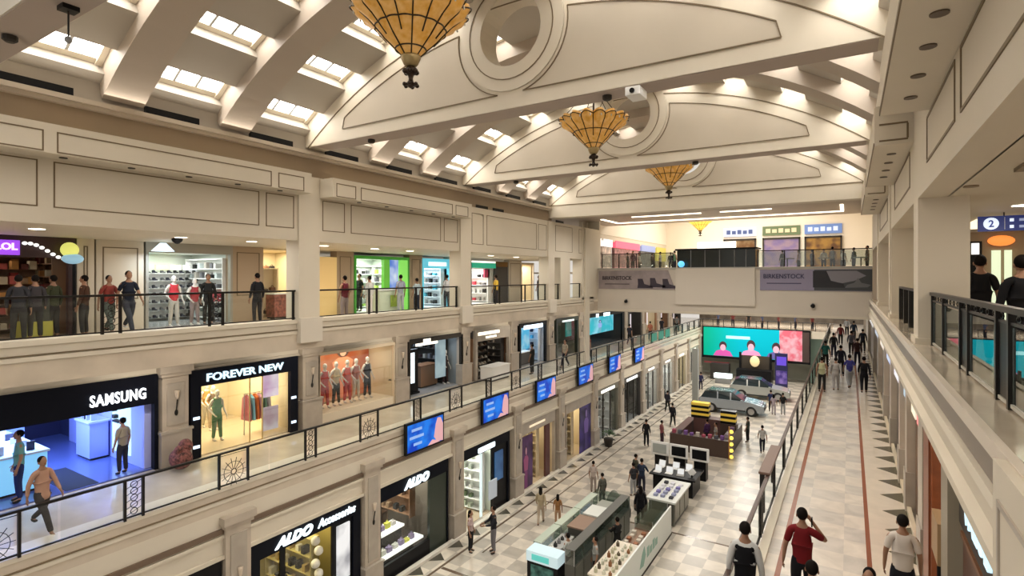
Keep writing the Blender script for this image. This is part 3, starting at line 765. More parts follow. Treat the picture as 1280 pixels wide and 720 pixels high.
B().box(.74, 1.36, 3.35, 4.35, 5.1, 9.40).obj('shaft', cream, t); strip_rect(B(), .74, 3.5, 4.2, 7.0, 9.2, .035, .012, -1).obj('inlay_line', stone2, t)

# ================================================================== RAILINGS
def torus_pts(c, r, n, plane, X):
    return [(X, c[0]+r*math.cos(2*PI*i/n), c[1]+r*math.sin(2*PI*i/n)) for i in range(n)]
def ornament_wide(X, yc, z0, z1, w, t):
    bb = B(); zc = (z0+z1)/2-.12
    bb.path([(X, yc-w/2, z0+.06), (X, yc+w/2, z0+.06)], .01, 4); bb.path([(X, yc-w/2, z1-.10), (X, yc+w/2, z1-.10)], .01, 4)
    bb.path(torus_pts((yc, zc), .07, 10, 0, X), .012, 4, True); bb.path(torus_pts((yc, zc), .26, 18, 0, X), .008, 4, True)
    for k in range(14):
        a = 2*PI*k/14; bb.cyl((X, yc+.07*math.cos(a), zc+.07*math.sin(a)), (X, yc+min(.34, w*.48)*math.cos(a), zc+.36*math.sin(a)), .008, 4)
    bb.obj('sunburst_grille', blackm, t)
def ornament_narrow(X, yc, z0, z1, w, t):
    bb = B(); n = 5; h = (z1-z0-.16)/n
    for k in range(n):
        bb.path(torus_pts((yc, z0+.08+h*(k+.5)), min(w*.42, h*.48), 10, 0, X), .010, 4, True)
        bb.cyl((X, yc-w*.45, z0+.08+h*k), (X, yc+w*.45, z0+.08+h*(k+1)), .008, 4)
    bb.obj('scroll_grille', blackm, t)
def rail_left(name, X, y0, y1, zb, h, pairs, label, hand=blackm):
    """pairs: list of (ya, yb, kind)"""
    t = thing(name, label, 'railing', (X, (y0+y1)/2, zb))
    B().box(X-.035, X+.035, y0, y1, zb+h-.05, zb+h).obj('handrail', hand, t)
    B().box(X-.02, X+.02, y0, y1, zb+.03, zb+.06).obj('bottom_rail', blackm, t)
    last = y0
    for (a, b_, kind) in pairs:
        for y in ((a, b_) if b_ else (a,)): B().box(X-.03, X+.03, y-.025, y+.025, zb-.02, zb+h-.05).obj('post', blackm, t)
        if kind == 'w': ornament_wide(X, (a+b_)/2, zb, zb+h, b_-a, t)
        if kind == 'n': ornament_narrow(X, (a+b_)/2, zb, zb+h, b_-a, t)
        if a-last > .15: B().box(X-.006, X+.006, last+.03, a-.03, zb+.07, zb+h-.07).obj('glass_pane', gl, t)
        last = b_ or a
    if y1-last > .15: B().box(X-.006, X+.006, last+.03, y1-.02, zb+.07, zb+h-.07).obj('glass_pane', gl, t)
    return t
# left first gallery, one railing run per pilaster bay pair
k = 0; y = -.9
runs = []
while y < YE-1:
    wide = (y+4.0, y+4.77, 'w') if False else None
    yn = 5.83+PIT*(k-1); yw = 8.13+PIT*(k-1)
    a = yn-1.35; b_ = min(yn+3.3, YE)
    if k < 13:
        pr_ = [(yn-.18, yn+.18, 'n'), (yw-.385, yw+.385, 'w')]
        rail_left('glass_railing', XL+.02, a, b_, Z1+.06, .90, [p for p in pr_ if p[1] < b_], 'black railing of the left middle gallery, %s length from the camera end' % ORD[k])
    y += PIT; k += 1
segsU = [(3.15, 10.05), (10.77, 17.7), (18.4, 25.3), (26.0, 26.8), (28.0, 29.6)]
for k, (a, b_) in enumerate(segsU):
    n = max(1, round((b_-a)/2.3)); pr_ = [(a+.06, None, '')]
    for q in range(1, n): yy = a+(b_-a)*q/n; pr_ += [(yy-.17, yy+.17, 'n' if k == 0 else '')]
    pr_ += [(b_-.06, None, '')]
    rail_left('glass_railing', XL-.12, a, b_, Z2+.31, .86, pr_, 'thin dark glass railing of the left upper gallery, %s bay from the camera' % ORD[k])
# right first gallery railing (brown handrail, heavier posts)
brownrail = M('brown_handrail', (.075, .045, .035), .35)
k = 0; y = 3.0
while y < YE:
    y1 = min(y+4.65, YE)
    t = thing('glass_railing', 'brown topped railing of the right walkway, %s length from the camera end' % ORD[k], 'railing', (-1.56, (y+y1)/2, Z1))
    wide = .07
    B().box(-1.56-wide/2, -1.56+wide/2, y, y1, 6.0, 6.06).obj('handrail', brownrail, t)
    for q in range(3):
        yy = y+.1+q*(y1-y-.2)/2
        B().box(-1.59, -1.53, yy-.03, yy+.03, Z1+.05, 6.0).obj('post', blackm, t)
    for q in range(2):
        ya = y+.1+q*(y1-y-.2)/2; yb = y+.1+(q+1)*(y1-y-.2)/2
        B().box(-1.568, -1.552, ya+.06, yb-.06, Z1+.12, 5.93).obj('glass_pane', gl, t)
    B().box(-1.58, -1.54, y, y1, Z1+.07, Z1+.10).obj('bottom_rail', blackm, t)
    y = y1; k += 1
    if y1 >= YE: break
t = thing('bench_cap', 'wide brown wooden cap standing over the right walkway railing', 'cap', (-1.60, 14.4, 6.06))
B().box(-1.74, -1.50, 13.3, 15.6, 6.07, 6.13).obj('cap_board', M('cap_brown', (.15, .085, .06), .4), t, bevel=.01)
B().box(-1.72, -1.62, 13.35, 13.45, 5.2, 6.07).obj('leg', blackm, t); B().box(-1.72, -1.62, 15.4, 15.5, 5.2, 6.07).obj('leg', blackm, t)
# right upper gallery railing
t = thing('glass_railing', 'black framed glass railing on the marble ledge at right', 'railing', (1.14, 7.5, 9.4))
B().box(1.10, 1.18, 4.35, 11.05, 10.20, 10.25).obj('handrail', blackm, t)
B().box(1.125, 1.155, 4.35, 11.05, 10.10, 10.125).obj('mid_rail', blackm, t)
B().box(1.125, 1.155, 4.35, 11.05, 9.42, 9.45).obj('bottom_rail', M('pale_channel', (.5, .48, .42), .4), t)
last = None
for yy in (10.95, 9.75, 8.35, 7.85, 6.45, 6.0, 4.6):
    B().box(1.11, 1.17, yy-.03, yy+.03, 9.38, 10.20).obj('post', blackm, t)
for a, b_ in ((9.8, 10.9), (8.4, 9.7), (6.5, 7.8), (4.65, 5.95)):
    B().box(1.135, 1.145, a, b_, 9.46, 10.08).obj('glass_pane', glass('rail_mirror', (.62, .68, .66), .38, .0), t)
for a, b_ in ((7.88, 8.32), (6.03, 6.42)):
    B().box(1.13, 1.15, a, b_, 9.46, 10.1).obj('dark_panel', black, t)
bb = B()
for q in range(22): yy = 4.6+q*.29; bb.path([(1.14, yy+.07*math.cos(a), 10.16+.03*math.sin(a)) for a in [2*PI*i/6 for i in range(6)]], .007, 4, True)
bb.obj('ring_frieze', blackm, t)
t = thing('glass_railing', 'black glass railing on the right ledge beyond the first column', 'railing', (1.14, 15, 9.4))
B().box(1.10, 1.18, 12.0, 17.5, 10.20, 10.25).obj('handrail', blackm, t)
for yy in (12.1, 13.4, 14.6, 15.9, 17.3): B().box(1.09, 1.19, yy-.06, yy+.06, 9.38, 10.20).obj('post', blackm, t)
B().box(1.135, 1.145, 12.2, 17.2, 9.46, 10.1).obj('glass_pane', gl, t)

# ================================================================== FAR END: terrace (bridge), ceilings, walls
BY = 32.0
struct('wall_bridge_front', B().box(XL-.1, 1.2, BY, BY+.4, 8.38, 10.98), M('bridge_paint', (.60, .54, .46), .6, noise=.04, nscale=.5))
struct('trim_30', B().box(-8.6, -4.35, BY-.12, BY, 8.9, 10.98).box(-8.6, -4.35, BY-.13, BY-.12, 10.2, 10.26), M('bridge_paint2', (.64, .58, .50), .6))
struct('trim_31', B().box(XL-.1, 1.2, BY-.05, BY+.45, 10.94, 11.04), M('grey_cap', (.42, .40, .36), .4))
struct('trim_32', B().box(XL-.1, 1.2, BY-.04, BY, 8.38, 8.5), cream)
struct('floor_terrace', B().box(XL-5, 5, BY+.3, 52, 10.7, 10.8), floorC)
struct('ceiling_under_terrace', B().box(XL, -1.5, BY, 76, 8.36, 8.42), cream)
struct('ceiling_end', B().box(XL-6, 5, 26.3, 35.5, 14.0, 14.2), M('end_ceiling', (.48, .40, .32), .6))
struct('ceiling_high_end', B().box(XL-6, 5, 35.5, 52, 16.6, 16.8).box(XL-6, 5, 35.4, 35.5, 14.0, 16.8), cream)
wc = M('bright_wall', (.80, .74, .63), .6)
struct('wall_end', B().box(XL-6, 6, 50, 50.3, 10.8, 17), wc)
struct('wall_end_left', B().box(XL-1, XL-.8, 32.2, 50, 13.4, 17), wc)
struct('wall_end_right', B().box(1.9, 2.1, 26.3, 50, 10.8, 17), wc)
covem = E('cove_light', (1, .90, .72), 2.6)
for j, (x0, x1, y0, y1, lb) in enumerate(((-12.7, -.4, 33.6, 33.85, 'long glowing cove strip across the flat ceiling above the terrace'), (-10.8, -6.9, 30.6, 30.8, 'glowing cove strip left of centre in the flat end ceiling'), (-5.9, -3.4, 30.6, 30.8, 'glowing cove strip right of centre in the flat end ceiling'), (-12.9, -12.7, 31.0, 33.8, 'short glowing cove strip at the left end of the flat ceiling'), (-.4, -.25, 30.6, 33.8, 'short glowing cove strip at the right end of the flat ceiling'))):
    o = B().box(x0, x1, y0, y1, 13.96, 14.0).obj('cove_strip', covem); tag(o, lb, 'ceiling light')
area('terrace_light', (-7, 43, 16.5), 10, 1500, NEUT, (0, 0, 0), 'RECTANGLE', 10)
struct('wall_terrace_corner', B().box(XL-1.2, XL, 32.25, 32.45, 10.8, 14).box(XL-1.1, XL-.85, 31.6, 50, 13.0, 14.1), cream)
# terrace glass rail
def terr_rail(x0, x1, label):
    t = thing('glass_railing', label, 'railing', ((x0+x1)/2, BY+.2, 11.04))
    B().box(x0, x1, BY+.17, BY+.23, 11.88, 11.93).obj('handrail', blackm, t); n = int((x1-x0)/1.1)
    for q in range(n+1): xx = x0+.03+(x1-x0-.06)*q/n; B().box(xx-.025, xx+.025, BY+.17, BY+.23, 11.04, 11.88).obj('post', blackm, t)
    B().box(x0, x1, BY+.195, BY+.205, 11.08, 11.86).obj('glass_pane', glass('rail_glass_dark', (.70, .74, .72), .08), t)
terr_rail(-13.3, -8.8, 'dark terrace railing above the left grey banner on the bridge')
terr_rail(-4.3, 1.1, 'dark terrace railing above the right shoe banner on the bridge')
t = thing('kiosk_booth', 'long black glass kiosk standing on the terrace in the middle', 'kiosk', (-6.5, 33.2, 10.8))
B().box(-8.7, -4.4, 32.6, 33.9, 10.8, 12.05).obj('glass_body', M('smoked', (.02, .025, .022), .12), t); B().box(-8.8, -4.3, 32.5, 34, 12.05, 12.14).obj('roof_edge', black, t)
for x in (-7.9, -7.1, -6.3, -5.5, -4.9): B().box(x-.02, x+.02, 32.58, 32.6, 10.85, 12.05).obj('mullion', greym, t)
t = thing('sign_board', 'blank white glowing sign board above the black terrace kiosk', 'sign', (-7, 34.2, 12.3)); B().box(-7.9, -5.7, 34.2, 34.3, 12.2, 12.6).obj('light_box', E('kiosk_sign', (1, .95, .8), 2.2), t); B().cyl((-7.8, 34.25, 10.8), (-7.8, 34.25, 12.2), .03).obj('post', greym, t); B().cyl((-5.8, 34.25, 10.8), (-5.8, 34.25, 12.2), .03).obj('post', greym, t)
t = thing('globe_lamp', 'glowing blue globe in front of the left end of the black kiosk', 'lamp', (-8.35, 32.2, 11.04)); B().ball((-8.35, 32.2, 11.24), .19, 14, 10).obj('globe', E('blue_globe', (.15, .6, 1), 1.1), t, True); B().cyl((-8.35, 32.2, 11.04), (-8.35, 32.2, 11.1), .05).obj('base', black, t)
# banners on the bridge
def banner(x0, x1, z0, z1, pts, m, label, tx, tw, tcol, shoes):
    t = thing('banner', label, 'banner', ((x0+x1)/2, BY-.02, z0))
    B().prism(pts, 'y', BY-.05, BY-.001).obj('panel', m, t)
    text('lettering', 'BIRKENSTOCK', tw, .24, tcol, (tx, BY-.06, z1-.42), 'F', t, .015)
    B().box(tx-tw*.42, tx+tw*.42, BY-.056, BY-.05, z1-.82, z1-.77).obj('small_text_line', tcol, t)
    for q, (sx, sz, w, dk) in enumerate(shoes):
        prof_ = [(0, 0), (1, 0), (1.0, .18), (.72, .30), (.45, .42), (.34, .95), (.02, .95), (.04, .4)]
        B().prism([(sx+a_*w, sz+b_*w*.62) for a_, b_ in prof_], 'y', BY-.057, BY-.05).obj('printed_shoe', dk, t)
navyt = M('banner_text', (.04, .04, .09), .6)
bl = M('banner_grey', (.30, .25, .25), .6, noise=.15, nscale=2)
banner(-13.45, -9.0, 9.9, 10.85, [(-13.4, 9.75), (-8.65, 9.75), (-9.05, 10.88), (-13.4, 10.88)], bl, 'grey brown banner with slanted right edge at the left end of the bridge', -12.2, 1.9, M('banner_text2', (.05, .035, .04), .6), [(-10.9+.75*q, 9.82+.05*(q % 2), .95, M('shoe_dark', (.035, .025, .04), .6)) for q in range(3)])
banner(-4.1, 1.05, 9.85, 10.95, [(-4.1, 9.78), (1.03, 9.78), (1.03, 10.88), (-4.1, 10.88)], M('banner_violet', (.26, .235, .33), .6), 'violet grey shoe banner at the right end of the bridge', -2.95, 1.95, navyt, [])
t = bpy.data.objects[[o.name for o in bpy.data.objects if o.name.startswith('banner') and o.type == 'EMPTY'][-1]]
B().box(-1.55, 1.0, BY-.055, BY-.05, 9.8, 10.86).obj('printed_backdrop', M('banner_dark', (.05, .055, .06), .6), t)
B().prism([(-1.6, 9.95), (-.2, 9.95), (-.25, 10.15), (-.8, 10.3), (-1.0, 10.8), (-1.6, 10.8)], 'y', BY-.062, BY-.055).obj('printed_boot', M('boot_dark', (.015, .015, .02), .6), t)
B().prism([(-1.0, 10.3), (-.3, 10.18), (.2, 10.3), (.7, 10.55), (.3, 10.8), (-1.0, 10.8)], 'y', BY-.059, BY-.055).obj('printed_leg', M('leg_grey', (.22, .21, .24), .6), t)
B().prism([(-.2, 9.95), (.75, 9.98), (.9, 10.1), (.5, 10.2), (.35, 10.45), (.2, 10.2), (-.1, 10.1)], 'y', BY-.064, BY-.055).obj('printed_shoe', M('shoe_grey', (.14, .14, .15), .6), t)
# ================================================================== SHOPS, middle left gallery (plane XS1)
fl_dark = M('shop_floor_dark', (.10, .09, .085), .15); fl_warm = M('shop_floor_warm', (.55, .45, .32), .2); fl_grey = M('shop_floor_grey', (.3, .3, .3), .2)
w_white = M('shop_white', (.72, .70, .66), .6); w_warm = M('shop_warm', (.66, .56, .38), .6); w_dark = M('shop_dark', (.06, .055, .05), .5); w_blue = M('shop_blue_white', (.62, .66, .72), .5)
w_brown = M('shop_brown', (.24, .13, .07), .5); w_grn = M('shop_greenwhite', (.68, .74, .66), .5)
def goods(xs, ys, zs, size, cols, label, cat, group, name, shape='box', z0=0):
    """small countable goods on shelves, every one its own object; the first of each colour is built, the rest are copies"""
    protos = {}
    i = 0
    for x in xs:
        for z in zs:
            for y in ys:
                c = cols[(i*7+i//3) % len(cols)]; i += 1
                if c not in protos:
                    b = B()
                    if shape == 'box': b.box(-size[0]/2, size[0]/2, -size[1]/2, size[1]/2, 0, size[2])
                    elif shape == 'shoe': b.prism([(-size[1]/2, 0), (size[1]/2, 0), (size[1]/2, size[2]*.35), (0, size[2]*.5), (-size[1]*.15, size[2]), (-size[1]/2, size[2]*.9)], 'x', -size[0]/2, size[0]/2)
                    elif shape == 'bag':
                        b.prism([(-size[1]*.5, 0), (size[1]*.5, 0), (size[1]*.42, size[2]*.65), (-size[1]*.42, size[2]*.65)], 'x', -size[0]/2, size[0]/2)
                        b.path([(0, size[1]*.25*math.cos(a), size[2]*(.65+.33*math.sin(a))) for a in [PI*q/6 for q in range(7)]], .012, 4)
                    elif shape == 'bottle': b.lathe([(size[0]/2, 0), (size[0]/2, size[2]*.6), (size[0]*.2, size[2]*.75), (size[0]*.2, size[2])], 8)
                    o = b.obj(name, cloth(c)); protos[c] = o; o.location = (x, y, z)
                    tag(o, label, cat, group)
                else:
                    o = protos[c].copy(); COL.objects.link(o); o.location = (x+random.uniform(-.015, .015), y+random.uniform(-.03, .03), z)
                    if shape != 'shoe': o.scale = (1, random.uniform(.8, 1.15), random.uniform(.6, 1.1))
def front(X, y0, y1, z0, z1, label, band, m, jamb=.22, side=1):
    t = thing('shopfront', label, 'shopfront', (X, (y0+y1)/2, z0)); frame(X, y0, y1, z0, z1, band, m, t, side, jamb); return t
FN = 'first'
# --- electronics shop -------------------------------------------------
zt = 7.78
t = front(XS1-.05, -3.4, 7.76, Z1, zt, 'black fronted electronics shop with glowing white letters and blue interior at far left', .82, M('sign_black', (.004, .005, .010), .35, spec=.12), .1)
text('lettering', 'SAMSUNG', 1.30, .30, E('letter_glow', (.92, .95, 1), 2.2), (XS1+.12, 6.77, 7.30), 'L', t, .018, 0, 1.12)
B().box(XS1+.03, XS1+.05, 3.3, 4.5, 7.0, 7.04).obj('strip_light', E('thin_strip', (.8, .8, .8), 1.2), t)
room(XS1, -3.4, 7.7, Z1, 7.75, 6.5, M('blue_dark_wall', (.035, .04, .10), .5), M('blue_floor', (.10, .13, .32), .12), (.34, .46, 1), 800, backm=M('navy', (.02, .02, .06), .5))
area('blue_lamp', (XS1-2.0, 5.5, 7.6), 1.5, 260, (.35, .5, 1))
t = thing('display_wall', 'white lit niche with small dark devices on the right wall of the blue shop', 'display', (XS1-1, 7.6, Z1))
B().box(XS1-5.2, XS1-.2, 7.52, 7.7, Z1+.02, 7.4).obj('wall_panel', M('lilac_wall', (.42, .46, .85), .5), t)
B().box(XS1-2.05, XS1-.95, 7.49, 7.52, Z1+.25, 7.35).obj('light_niche', E('niche_lit', (.66, .92, 1.0), .85), t)
for (x, z, w, h) in ((XS1-1.8, 6.55, .1, .35), (XS1-1.62, 6.25, .35, .06), (XS1-1.25, 6.3, .12, .12), (XS1-1.75, 6.35, .16, .1)): B().box(x-w/2, x+w/2, 7.38, 7.49, z, z+h).obj('shelf_device', dark, t)
lilac = M('lilac_counter', (.40, .45, .85), .4)
counter(XS1-3.2, XS1-1.6-.6, 6.95, 7.5, Z1, 1.15, 'lilac white counter along the right side of the blue shop', lilac, M('lilac_top', (.6, .66, .9), .3))
goods([XS1-3.0, XS1-2.8, XS1-2.6, XS1-2.4], [7.15], [Z1+1.15], (.06, .18, .25), [(.5, .55, .7), (.05, .05, .07)], 'small device on a stand on the lilac counter of the blue shop', 'device', 'devices on the lilac counter', 'display_device')
cyan = M('cyan_counter', (.35, .7, .9), .3, 0, (.15, .55, 1), .55)
counter(XS1-3.9, XS1-.8, 4.45, 5.6, Z1, 1.0, 'glowing cyan display table nearest the entrance of the blue shop', cyan, M('pale_top', (.65, .75, .8), .25), 'table', 'display_table')
counter(XS1-5.6, XS1-4.4, 3.6, 6.2, Z1, 1.0, 'white display table deeper inside the blue shop at left', M('blueish', (.35, .45, .8), .4), M('pale_top'), 'table', 'display_table')
goods([XS1-1.1, XS1-1.6, XS1-2.1, XS1-2.6, XS1-3.1], [4.7, 5.3], [Z1+1.0], (.05, .16, .22), [(.6, .65, .7), (.05, .05, .08)], 'phone on a stand on the glowing cyan table', 'phone', 'phones on the cyan table', 'display_phone')
goods([XS1-6.3], [4.9, 5.3, 5.7, 6.1], [Z1+.5, Z1+1.1, Z1+1.7], (.2, .3, .3), [(.02, .02, .04), (.3, .35, .6), (.12, .03, .03)], 'boxed accessory on the back wall of the blue shop', 'box', 'boxes on the back wall of the blue shop', 'accessory_box')
o = B().box(XS1-2.2, XS1-.1, 5.7, 6.4, Z1+.015, Z1+.025).obj('door_mat', M('mat_dark', (.012, .014, .03), .9)); tag(o, 'dark mat on the blue lit floor at the electronics shop entrance', 'mat')
person(XS1-.32, 4.85, Z1+.015, PI*.95, 'stand', (.13, .30, .27), (.02, .03, .10), 'person in teal shirt standing at the cyan table in the blue shop', 1.72)
person(XS1-.35, 7.05, Z1, PI*.6, 'stand', (.30, .26, .20), (.03, .03, .04), 'person in grey patterned top at the right edge of the blue shop', 1.55)
person(-14.55, 4.55, Z1-.02, -PI*.42, 'stride', (.46, .27, .19), (.05, .045, .045), 'person in salmon pink top striding past the blue electronics shop', 1.62, sleeve=2, lng=1)
o = B().ball((-15.9, 8.05, Z1+.32), (.34, .28, .30), 14, 10).ball((-15.95, 8.2, Z1+.62), (.2, .18, .2), 12, 8).ball((-15.8, 7.95, Z1+.6), (.12, .12, .12), 10, 8).obj('plush_ornament', M('red_floral', (.16, .055, .045), .8, noise=.9, nscale=16), None, True); tag(o, 'round red and white plush ornament by the pilaster right of the blue shop', 'ornament')
# --- women's fashion shop --------------------------------------------------
bk = MC['sign_black']
t = front(XS1+.02, 8.62, 12.28, Z1, 7.72, 'black fronted clothes shop with white letters and warm yellow interior', .50, bk, .3)
text('lettering', 'FOREVER NEW', 2.60, .24, E('letter_cool', (.62, .85, 1), 1.3), (XS1+.20, 10.35, 7.47), 'L', t, .02)
for yy in (10.55, 11.0): B().box(XS1-.02, XS1+.02, yy-.015, yy+.015, Z1, 7.2).obj('door_edge', M('brass_edge', (.45, .36, .2), .3, .5), t)
pane(XS1, 8.95, 10.5, Z1+.02, 7.2, t); pane(XS1, 11.03, 11.95, Z1+.02, 7.2, t)
for z in (6.3, 5.45):
    for yy in (8.78, 12.1): B().box(XS1+.14, XS1+.17, yy-.1, yy+.08, z-.04, z+.04).obj('wall_light', E('tiny_cool', (.7, .85, 1), 1.6), t)
room(XS1, 8.65, 12.25, Z1, 7.75, 4.2, w_warm, fl_warm, (1, .86, .56), 560)
mannequin(XS1-1.1, 10.1, Z1, -PI/2, (.10, .24, .12), (.08, .19, .10), 'mannequin in long green dress in the yellow shop window', 1.7, 1)
mannequin(XS1-1.4, 8.98, Z1, -PI/2, (.45, .12, .06), (.5, .45, .35), 'mannequin in dark red at the left jamb of the yellow shop', 1.6, 1)
mannequin(XS1-3.0, 10.8, Z1, -PI/2, (.45, .24, .05), (.4, .35, .25), 'small looking mannequin in orange top deep inside the yellow shop', 1.6)
mannequin(XS1-2.4, 10.7, Z1, -PI/2, (.16, .10, .05), (.45, .35, .25), 'mannequin in brown top behind the green dress', 1.6)
poster(XS1-.5, 11.35, 11.92, 6.35, 7.15, 'pink_print', (.85, .72, .8), (.6, .35, .55), .8, 'square white and pink picture panel inside the right of the yellow shop')
poster(XS1-.52, 11.35, 11.92, 5.2, 6.0, 'pink_print2', (.75, .68, .72), (.5, .35, .4), .5, 'pale pink panel under the picture panel in the yellow shop')
t = thing('clothes_rail', 'rail of coloured garments beside the picture panel in the yellow shop', 'clothes rail', (XS1-.9, 11.4, Z1))
B().cyl((XS1-.9, 10.9, 6.5), (XS1-.9, 11.9, 6.5), .015).cyl((XS1-.9, 10.92, Z1), (XS1-.9, 10.92, 6.5), .015).cyl((XS1-.9, 11.88, Z1), (XS1-.9, 11.88, 6.5), .015).obj('rail', greym, t)
for q, c_ in enumerate(((.4, .12, .14), (.2, .42, .5), (.55, .15, .05), (.5, .3, .35), (.12, .25, .14), (.45, .4, .38))):
    yy = 11.0+q*.15; B().prism([(XS1-1.15, 5.6), (XS1-.65, 5.6), (XS1-.72, 6.35), (XS1-.9, 6.47), (XS1-1.08, 6.35)], 'y', yy-.04, yy+.04).obj('garment', cloth(c_), t)
# --- window with orange poster -------------------------------------------
t = front(XS1+.0, 13.16, 17.1, Z1, 7.72, 'wide cream framed display window with large orange fashion picture', .12, M('cream_frame', (.60, .5, .36), .5), .08)
pane(XS1+.05, 13.25, 17.0, Z1+.3, 7.6, t)
B().box(XS1-1.2, XS1+.1, 13.2, 17.05, Z1+.0, Z1+.32).obj('window_plinth', M('plinth_pale', (.7, .62, .48), .4), t)
room(XS1, 13.2, 17.05, Z1, 7.7, 1.5, w_warm, fl_warm, (1, .88, .66), 120)
t = poster(XS1-1.42, 13.25, 17.0, 5.45, 7.65, 'orange_print', (.62, .12, .03), (.75, .26, .10), .35, 'large orange poster of a woman with dark hair behind the mannequins', fig=[(.62, 1.2, .98, [(.62, .34, .22), (.66, .26, .12), (.6, .2, .1), (.06, .03, .02)])])
for q, (yy, s1, p1, lb) in enumerate(((14.02, (.55, .07, .06), (.4, .05, .05), 'mannequin in red dress at the left of the orange window'), (14.56, (.62, .5, .32), (.035, .03, .02), 'mannequin in cream jacket and dark trousers in the orange window'), (15.12, (.62, .12, .10), (.5, .06, .06), 'mannequin in coral red dress in the orange window'), (15.58, (.45, .18, .15), (.55, .45, .35), 'mannequin in patterned red top in the orange window'), (16.19, (.02, .02, .025), (.02, .02, .025), 'mannequin in black dress at the right of the orange window'))):
    mannequin(XS1-.6, yy, Z1+.32, -PI/2, s1, p1, lb, 1.75, 1 if q in (0, 2) else 0)
# --- generic dark shops ---------------------------------------------------
t = front(XS1, 17.95, 21.9, Z1, 7.72, 'dark shopfront with small bright sign and tall lit totem screen inside', .22, dark, .12)
text('lettering', 'ESPRIT', 1.3, .17, litWarm, (XS1+.16, 19.2, 7.42), 'L', t, .05) if False else B().box(XS1+.1, XS1+.14, 18.4, 19.9, 7.38, 7.50).obj('light_strip', litWarm, t)
B().box(XS1+.1, XS1+.14, 18.9, 19.4, 7.5, 7.66).obj('light_emblem', litWarm, t)
room(XS1, 18.0, 21.85, Z1, 7.7, 3.5, M('greyteal_wall', (.28, .32, .34), .5), fl_grey, COOL, 190)
t = thing('display_totem', 'tall black totem with white glowing screen inside the dark shop', 'screen', (XS1-.5, 18.75, Z1)); B().box(XS1-.65, XS1-.5, 18.3, 19.25, Z1+.1, Z1+2.05).obj('casing', black, t); B().box(XS1-.5, XS1-.49, 18.58, 19.0, Z1+.5, Z1+1.9).obj('screen', E('totem', (.8, .92, 1), 1.6), t); B().box(XS1-.8, XS1-.35, 18.3, 19.2, Z1, Z1+.1).obj('base', black, t)
poster(XS1-.4, 20.35, 21.1, 5.6, 7.5, 'pale_blue_print', (.45, .6, .65), (.3, .42, .5), .45, 'pale blue glass panel in the dark shop right of the white totem')
counter(XS1-1.6, XS1-.9, 19.9, 21.2, Z1, 1.1, 'dark brown counter inside the totem shop', w_brown, wood)
person(XS1-1.8, 19.75, Z1, PI*.7, 'stand', (.45, .52, .6), (.1, .12, .2), 'person in pale blue shirt standing behind the white totem', 1.7)
t = front(XS1, 22.98, 26.4, Z1, 7.72, 'beige fronted shop with short cream sign and dark shoe shelves', .62, stone2, .2)
B().box(XS1+.1, XS1+.15, 23.2, 25.2, 7.42, 7.58).obj('light_sign', litWarm, t); B().box(XS1+.1, XS1+.15, 23.9, 24.9, 7.22, 7.32).obj('light_sign', litWarm, t)
room(XS1, 23.0, 26.4, Z1, 7.2, 3, w_brown, fl_dark, WARM, 70)
shelf_unit(XS1-.9, 23.2, 25.6, Z1, 1.9, .3, 6, 'dark shoe rack with pale shoes in the beige fronted shop', w_dark)
goods([XS1-1.0], [23.4+.3*q for q in range(8)], [Z1+.13+.35*q for q in range(5)], (.1, .2, .14), [(.5, .48, .42), (.12, .08, .06), (.4, .35, .28)], 'pale shoe on the dark rack of the beige fronted shop', 'shoe', 'shoes on the dark rack', 'shoe', 'shoe')
counter(XS1+.2, XS1+1.0, 23.2, 25.0, Z1-.02, .75, 'white sale table in front of the beige fronted shop', white, white, 'table', 'sale_table')
t = front(XS1, 27.42, 30.8, Z1, 7.72, 'black framed shop with white glowing sign and blue white interior', .26, black, .18)
B().box(XS1+.1, XS1+.14, 27.9, 30.2, 7.34, 7.58).obj('light_sign', E('sign_blue_white', (.72, .86, 1), 2.4), t)
room(XS1, 27.45, 30.75, Z1, 7.65, 3, w_blue, fl_grey, (.6, .8, 1), 260)
poster(XS1-1.0, 29.0, 30.4, 5.9, 7.3, 'cyan_print', (.1, .5, .75), (.5, .75, .85), .6, 'light blue panel inside the black framed shop')
counter(XS1-.9, XS1-.3, 28.0, 29.6, Z1, .8, 'black and white display counter in the blue white shop', w_dark, white)
goods([XS1-1.6], [27.8+.35*q for q in range(4)], [Z1+.4+.45*q for q in range(4)], (.2, .22, .25), [(.02, .02, .03), (.2, .3, .4)], 'dark item on the wall of the blue white shop', 'box', 'items on the wall of the blue white shop', 'accessory_box')
t = front(XS1, 32.15, 35.6, Z1, 7.72, 'dark green glass shopfront with a faint white sign', .30, M('green_black', (.03, .04, .03), .3), .2)
B().box(XS1+.1, XS1+.14, 33.0, 34.8, 7.42, 7.54).obj('light_sign', E('faint', (.8, .9, .85), 1.1), t); pane(XS1, 32.3, 35.4, Z1, 7.4, t)
room(XS1, 32.2, 35.5, Z1, 7.6, 2, M('olive_dark', (.09, .09, .06), .5), fl_dark, NEUT, 30)
poster(XS1-.3, 34.3, 35.2, 6.3, 7.4, 'teal_print', (.02, .25, .2), (.05, .4, .35), .4, 'teal glass panel in the dark green shopfront')
t = front(XS1, 36.5, 44.95, Z1, 7.72, 'black pillared shop with huge cyan lit picture', .3, black, .5)
for yy, w in ((39.0, .5), (40.9, 1.3)): B().box(XS1+.1, XS1+.14, yy-w/2, yy+w/2, 7.38, 7.66).obj('light_sign', litW, t)
room(XS1, 36.6, 44.85, Z1, 7.65, 3, w_dark, fl_dark, (.5, .8, 1), 80)
poster(XS1-.5, 38.0, 43.8, 6.0, 7.4, 'cyan_big', (.03, .45, .55), (.25, .6, .75), .75, 'large cyan lit picture filling the black pillared shop', fig=[(.5, .9, .7, [(.3, .35, .6), (.2, .3, .6), (.1, .3, .4), (.02, .05, .1)])])
